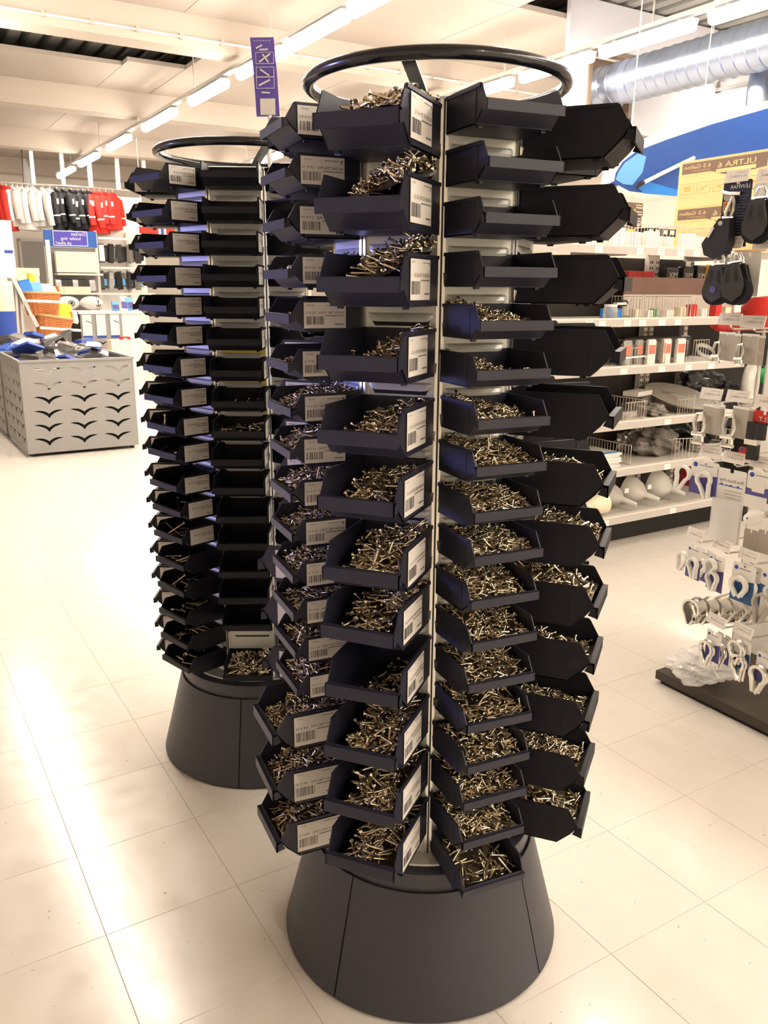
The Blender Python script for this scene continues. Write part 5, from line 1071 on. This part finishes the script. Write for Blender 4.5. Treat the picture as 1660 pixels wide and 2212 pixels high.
q = bpos(40, 690, BS+.6); t = thing('plinth_box', 'pale plinth under the sponge stack behind the baskets', 'plinth', rm(q[0], BS+.6, 0), YAW); MB().box(-.09, .45, -.12, .12, 0, bpos(42, 578+17*4, BS+.6)[1]-.113).build('plinth_body', 'tag', t)
# white banner column at the left frame edge, blue barrel below it
q0, q1 = on_b(-30, 480, 11.5), on_b(24, 480, 11.5); t = thing('banner_column', 'white display column with small blue print at the left frame edge', 'display', rm(q0[0], 11.5, 0), YAW); W_ = q1[0]-q0[0]
MB().box(0, W_, 0, .25, on_b(10, 600, 11.5)[1], on_b(10, 485, 11.5)[1]+.05).build('column_body', 'whitep', t); MB().box(W_*.6, W_*.95, -.002, 0, on_b(10, 547, 11.5)[1], on_b(10, 540, 11.5)[1]).build('blue_print', 'blue', t); MB().box(.02, W_*.6, .02, .2, 0, on_b(10, 600, 11.5)[1]).build('column_foot', 'tag', t)
q0 = on_b(3, 690, 11.3); t = thing('barrel', 'blue and cream barrel at the left frame edge', 'barrel', rm(q0[0], 11.3, 0), YAW); m = MB(); m.lathe([(0, .06), (.16, .06), (.165, .1), (.165, on_b(3, 672, 11.3)[1])], 28); m.build('barrel_body', 'blue', t, True); m = MB(); zz = on_b(3, 672, 11.3)[1]; m.lathe([(.165, zz), (.17, zz+.01), (.165, zz+.35), (0, zz+.36)], 28); m.build('barrel_top', 'creamp', t, True); MB().box(-.12, .12, -.12, .12, 0, .06).build('base', 'black', t)
# far dump bin with three white cards on the front, packs and boxes beside it
a0, z0 = on_b(172, 676, 15.0); t = thing('dump_bin', 'far grey dump bin with gull cut-outs and three white cards on its front', 'display bin', rm(a0, 15.0, 0), YAW)
FW = on_b(262, 676, 15.0)[0]-a0; sc = FW/3
pierced(FW, z0, [gull(sc*(.5+c), z0-.50-.26*r, sc*.44) for r in range(3) for c in range(3)], .004, 'front_panel', 'steelgrey', t, Matrix.Identity(4))
MB().box(.01, FW, .03, .9, 0, z0-.02).build('dark_goods', 'dark', t); MB().box(-.02, FW+.35, -.02, .9, z0-.02, z0+.02).build('counter_top', 'white', t); MB().box(FW, FW+.34, .02, .9, 0, z0-.02).build('side_cupboard', 'card', t)
for c in range(3):
    x = sc*(.12+c); m = MB().box(x, x+sc*.66, -.02, -.008, z0-.42, z0-.03); m.build('white_card', 'card', t); MB().box(x, x+sc*.66, -.022, -.02, z0-.42, z0-.38).build('blue_edge', 'blue', t)
    if c != 1: MB().bar((x+.06, -.022, z0-.13), (x+.15, -.022, z0-.17), .003, .012).build('drawn_line', 'ink', t)
for u0, u1, v0, v1, b, nm, mt, lab in ((240, 285, 735, 764, 12.0, 'parcel', 'creamp', 'cream cardboard parcel standing right of the near dump bin'), (263, 283, 728, 741, 12.05, 'parcel', 'red', 'small red box standing on the cream parcel')):
    (x0, zt), (x1, zb) = on_b(u0, v0, b), on_b(u1, v1, b); t = thing(nm, lab, 'box', rm(x0, b, 0), YAW)
    zz = 0 if mt == 'creamp' else on_b(240, 735, 12.0)[1]+.002; MB().box(0, x1-x0, 0, .25 if zz == 0 else .15, zz, zt).build('box_body', mt, t); MB().box(.02, (x1-x0)*.6, -.003, 0, zt-.05, zt-.02).build('mark', 'tag', t)
for k, (u, h) in enumerate(((250, .17), (268, .26), (281, .24), (298, .22))):
    q = on_b(u, 672, 15.2); pack(q[0], 15.2, z0+.02+h*.5, .13, h, .03, 'lightblue' if k % 2 == 0 else 'card', 'leaning violet and white brochure on the far counter, %s from left' % NEAR[k].replace('nearest', 'first'), 1.25, .1*math.sin(k*2), .15*k, band='purple', cat='brochure', group='brochures on the far counter')
# shelf unit with blue sign
UB = 16.6
(ua0, zt_), (ua1, _) = on_b(101, 494, UB), on_b(214, 494, UB); t = thing('shelf_unit', 'pale shelf unit with a blue header sign in mirrored white lettering', 'shelving', rm(ua0, UB, 0), YAW); UW = ua1-ua0; zz = lambda v: on_b(150, v, UB)[1]
for x in (.02, UW-.03): MB().box(x, x+.05, .30, .36, 0, zz(494)).build('post', 'shelf', t)
sg = MB().box(-.02, UW, .26, .29, zz(532), zt_).build('header_board', 'signblue', t)
m = MB(); x0, x1, z0_, z1_ = UW*.15, UW*.82, zz(530), zz(497); m.box(x0, x1, .250, .26, z0_, z1_, 0)
for bx in ((x0, x1, z0_, z0_+.012), (x0, x1, z1_-.012, z1_), (x0, x0+.012, z0_, z1_), (x1-.012, x1, z0_, z1_)): m.box(bx[0], bx[1], .247, .25, bx[2], bx[3], 1)
PW = x1-x0; ts_ = .43*PW/text_geo('DenSatt')[2]
for k, tx in enumerate(('DenSatt', 'holder ting', 'på plass!')): m.text(tx, x1-PW*(.05, .20, .49)[k], z1_-(z1_-z0_)*(.30, .60, .90)[k], ts_, 1, .246)
m.build('sign_print', ['signviolet', 'card'], sg)
MB().box(UW*.14, UW-.04, .10, .26, zz(588), zz(543)).build('white_box_panel', mat('cream_board', (0.85, 0.79, 0.62), 0.5), t)
for k, v in enumerate((592, 634, 672)): MB().box(UW*.12, UW, -.05, .30, zz(v)-.02, zz(v)+.015).build('shelf', 'shelf', t)
MB().box(.05, UW-.05, .34, .36, 0, zz(534)).build('back_panel', 'steelgrey', t)
x = on_b(109, 560, UB)[0]-ua0; MB().box(x-.04, x+.035, .12, .18, zz(620), zz(519)).build('tall_white_strip', 'whitep', t)
for k in range(7):
    q = on_b(126+12*k, 598, UB+.05); pack(q[0], UB+.08, zz(617), .13, .24, .05, 'blackbag' if k % 3 else 'silver', 'dark clear pack hanging between the shelves of the sign unit, %s from left' % NEAR[k].replace('nearest', 'first'), 1.5, .05*math.sin(k*4), .1, group='packs hanging in the sign unit')
for k in range(4): q = on_b(128+19*k, 630, UB); pack(q[0], UB+.05, zz(634)+.06, .20, .14, .1, 'creamp', 'cream carton on the second shelf of the sign unit, %s from left' % NEAR[k].replace('nearest', 'first'), 1.57, 0, 0, cat='box', group='cream cartons on the sign unit')
for k, (u, lab) in enumerate(((148, 'left'), (199, 'right'))):
    q = on_b(u, 655, UB-.2); tt_ = thing('oval_cushion', 'white oval cushion with a dark %s printed, %s of two' % (('ring', 'anchor')[k], lab), 'cushion', rm(q[0], UB-.15, q[1]), YAW, 'white oval cushions'); hw_ = (on_b(u+25, 655, UB)[0]-on_b(u-25, 655, UB)[0])/2; hh_ = .125
    m = MB(); m.x = Matrix.Diagonal((hw_, 1, hh_, 1)) @ Matrix.Rotation(PI2, 4, 'X'); m.lathe([(0, .07), (.5, .066), (.85, .045), (1, 0), (.85, -.045), (0, -.06)], 40); m.build('cushion_body', 'jwhite', tt_, True)
    m = MB(); xo = hw_*(.25 if k == 0 else .52)
    if k == 0: m.tube([(xo+.05*math.cos(a), -.070, .045*math.sin(a)) for a in np.linspace(0, 6.28, 20)[:-1]], .007, 6, closed=True); m.tube([(xo+.014*math.cos(a), -.070, .014*math.sin(a)) for a in np.linspace(0, 6.28, 12)[:-1]], .01, 6, closed=True)
    else: m.tube([(xo, -.062, .06), (xo, -.066, -.05)], .007, 6); m.tube([(xo-.045, -.06, -.02), (xo-.03, -.064, -.045), (xo, -.066, -.055), (xo+.03, -.06, -.045), (xo+.045, -.056, -.02)], .007, 6); m.tube([(xo-.02, -.064, .035), (xo+.02, -.06, .035)], .006, 6)
    m.build('printed_emblem', 'dark', tt_)
    m2 = MB(); m2.box(-.05, .05, -.03, .1, zz(672)+.015-q[1], -.08); m2.build('stand', 'shelf', tt_)
# wall bay of hanging black packs behind
WB = 17.3
(wa0, _), (wa1, _) = on_b(216, 560, WB), on_b(330, 560, WB); t = thing('wall_bay', 'pale wall bay with bars of hanging dark clothing packs behind the sign unit', 'shelving', rm(wa0, WB, 0), YAW); zz2 = lambda v: on_b(270, v, WB)[1]
MB().box(0, wa1-wa0, .5, .53, 0, zz2(420)).build('back_panel', 'whitep', t)
for v in (516, 579, 635): MB().box(0, wa1-wa0, .0, .06, zz2(v)-.02, zz2(v)+.02).build('shelf_bar', 'shelf', t)
for x in (.03, (wa1-wa0)*.62): MB().box(x, x+.05, .45, .5, 0, zz2(500)).build('post', 'shelf', t)
for r_, (v, hh2) in enumerate(((540, .36), (598, .36))):
    for k in range(14):
        q = on_b(221+6.6*k, v, WB); mt = ('silver', 'darkpack', 'greybag', 'darkpack', 'blackbag')[(k*3+r_) % 5]
        pack(q[0], WB+.1+.05*(k % 3), zz2(v+8), .115, hh2-.05*(k*5 % 3), .05, mt, '%s clothing pack hanging in the wall bay, %s row, %s from left' % ('silvery' if mt == 'silver' else 'grey' if mt == 'greybag' else 'black', ('upper', 'lower')[r_], ORD[k].replace('top', 'first')), 1.5+.12*math.sin(k*7), .10*math.sin(k*5), .6*math.sin(k*3), cat='packet', group='clothing packs in the wall bay', band='lightblue' if (r_ == 1 and k % 3 == 1) else None)
q = on_b(302, 504, 16.9); t = thing('flag_strip', 'red strip with a white and navy cross behind the second stand', 'flag', rm(q[0], 16.9, q[1]), YAW); MB().box(0, .70, 0, .03, 0, .125).build('red_cloth', 'jred', t); MB().box(.37, .52, -.004, 0, 0, .125).build('white_band', 'card', t); MB().box(.415, .475, -.007, -.004, 0, .125).build('navy_band', 'blue', t); MB().tube([(.06, .015, .12), (.06, .015, CEIL-q[1])], .006, 6).build('cord', 'white', t); MB().tube([(.64, .015, .12), (.64, .015, CEIL-q[1])], .006, 6).build('cord', 'white', t)
# door in the far wall
q0, q1 = on_b(46, 540, B1-.02), on_b(104, 640, B1-.02); dz = on_b(70, 522, B1-.02)[1]
dr = struct('door_1', MB().box(q0[0], q1[0], B1-.06, B1-.01, 0, dz), 'doorgrey'); dr['label'] = 'plain grey door in the far wall'
MB().box(q0[0]-.06, q0[0], B1-.08, B1-.01, 0, dz+.06).build('door_frame', 'rail', dr); MB().box(q0[0]-.06, q1[0]+.06, B1-.08, B1-.01, dz, dz+.06).build('door_frame', 'rail', dr); MB().tube([(q1[0]-.12, B1-.10, 1.0), (q1[0]-.24, B1-.10, 1.0)], .012, 8).build('door_handle', 'chrome', dr)
# jackets on a hung rail
JB = 17.6
jz = on_b(130, 401, JB)[1]; ja0, ja1 = on_b(-10, 400, JB)[0], on_b(300, 400, JB)[0]
rl = thing('garment_rail', 'long thin rail on pale rods from the ceiling carrying the jackets', 'rail', rm(0, JB, 0), YAW)
MB().tube([(ja0-.6, 0, jz), (ja1+.5, 0, jz)], .016, 8).build('rail_tube', 'alu', rl)
for u in (66, 131, 191, 251, 308): x = on_b(u, 330, JB)[0]; MB().box(x-.035, x+.035, -.035, .035, jz, CEIL+.0).build('rod', 'alu', rl)
for u in (366, 420, 472, 525, 580): x = on_b(u, 330, JB+1)[0]; MB().box(x-.035, x+.035, .965, 1.035, jz, CEIL).build('rod', 'alu', rl)
MB().tube([(on_b(340, 330, JB+1)[0], 1, jz), (on_b(640, 330, JB+1)[0], 1, jz)], .016, 8).build('rail_tube', 'alu', rl)
def jacket_parts(mt, hi):
    t = thing('jacket', None, 'jacket', (0, 0, 0))
    m = MB(); n = 18; V = []; F = []; sec = [(0, .05, .05), (-.03, .10, .06), (-.07, .20, .075), (-.16, .215, .10), (-.35, .20, .11), (-.58, .215, .12), (-.66, .22, .12)]
    for z, rx, ry in sec:
        for i in range(n): an = 2*math.pi*i/n; w_ = 1+.06*math.sin(an*5+z*9); V.append((rx*math.cos(an)*w_, ry*math.sin(an)*w_, z-.09))
    for j in range(len(sec)-1):
        for i in range(n): i2 = (i+1) % n; F.append((j*n+i, (j+1)*n+i, (j+1)*n+i2, j*n+i2))
    F += [tuple(range(n)), tuple((len(sec)-1)*n+i for i in reversed(range(n)))]; m.add(V, F); m.build('body', mt, t, True)
    for s in (-1, 1):
        m = MB(); m.tube([(s*.17, 0, -.15), (s*.235, -.015, -.20), (s*.265, -.03, -.35), (s*.27, -.05, -.50), (s*.265, -.07, -.66)], [.05, .075, .072, .062, .055], 12); m.build('sleeve', mt, t, True)
        if hi: m = MB(); m.tube([(s*.27, -.052, -.51), (s*.2695, -.054, -.535)], [.065, .064], 12); m.build('cuff_stripe', 'reflect', t); m = MB(); m.box(s*.285-.03, s*.285+.03, -.105, -.085, -.33, -.24); m.build('sleeve_patch', 'reflect', t)
    m = MB(); m.tube([(.05*math.cos(a), .045*math.sin(a)-.01, -.075+.02*math.sin(a)) for a in np.linspace(0, 6.28, 16)[:-1]], .026, 8, closed=True); m.build('collar', mt, t, True)
    m = MB(); m.tube([(0, 0, -.09), (0, 0, -.01), (.012, 0, .016), (0, 0, .022), (-.012, 0, .012)], .005, 6); m.build('hanger_hook', 'chrome', t)
    return t
protos = {}
JL = [('jred', 6, 'red'), ('jred', 13, 'red'), ('jwhite', 27, 'white'), ('jwhite', 37, 'white'), ('jwhite', 48, 'white'), ('jwhite', 60, 'white'), ('jwhite', 71, 'white'), ('jwhite', 92, 'white'), ('jwhite', 107, 'white'),
      ('jblack', 122, 'black'), ('jblack', 137, 'black'), ('jblack', 153, 'black'), ('jblack', 166, 'black'), ('jblack', 178, 'black'), ('jblack', 190, 'black'), ('jred', 203, 'red'), ('jred', 214, 'red'), ('jred', 227, 'red'), ('jred', 242, 'red')]
cnt = {}
for k, (mt, u, nm) in enumerate(JL):
    grp = nm+('_r' if k > 12 else '_l'); cnt[grp] = cnt.get(grp, 0)+1; a = on_b(u, 401, JB)[0]; key = (mt, k > 8)
    lab = '%s jacket on the hung rail, %s of the %s ones%s' % (nm, ORD[cnt[grp]-1].replace('top', 'first'), nm, (' at left frame edge' if k < 3 else ' at rail right end') if nm == 'red' else '')
    if nm == 'black': cnt['black_r'] = cnt['black_l'] = max(cnt.get('black_r', 0), cnt.get('black_l', 0))
    if key not in protos: t = jacket_parts(mt, k > 8); protos[key] = t
    else: t = copy_tree(protos[key])
    t.location = rm(a, JB, jz-.018); t.rotation_euler = (0, .03*math.sin(k*3.), YAW+R_(58)+.12*math.sin(k*2.4)); s = .92+.06*math.sin(k*1.7); t.scale = (s*1.12, s*1.12, s*1.13)
    tag(t, lab, 'jacket', 'jackets on the hung rail')
q = on_b(60, 400, JB+.3); t = thing('pennant', 'dark triangular pennant standing above the jacket rail at left', 'pennant', rm(q[0], JB+.3, q[1]), YAW)
m = MB(); m.prism([(-.07, -.05), (.14, -.05), (.13, .12), (-.01, .48), (-.05, .40)], 0, .02); m.build('cloth', 'steelgrey', t); MB().tube([(-.07, .01, -.1), (-.04, .01, CEIL-q[1])], .008, 6).build('pole', 'black', t)
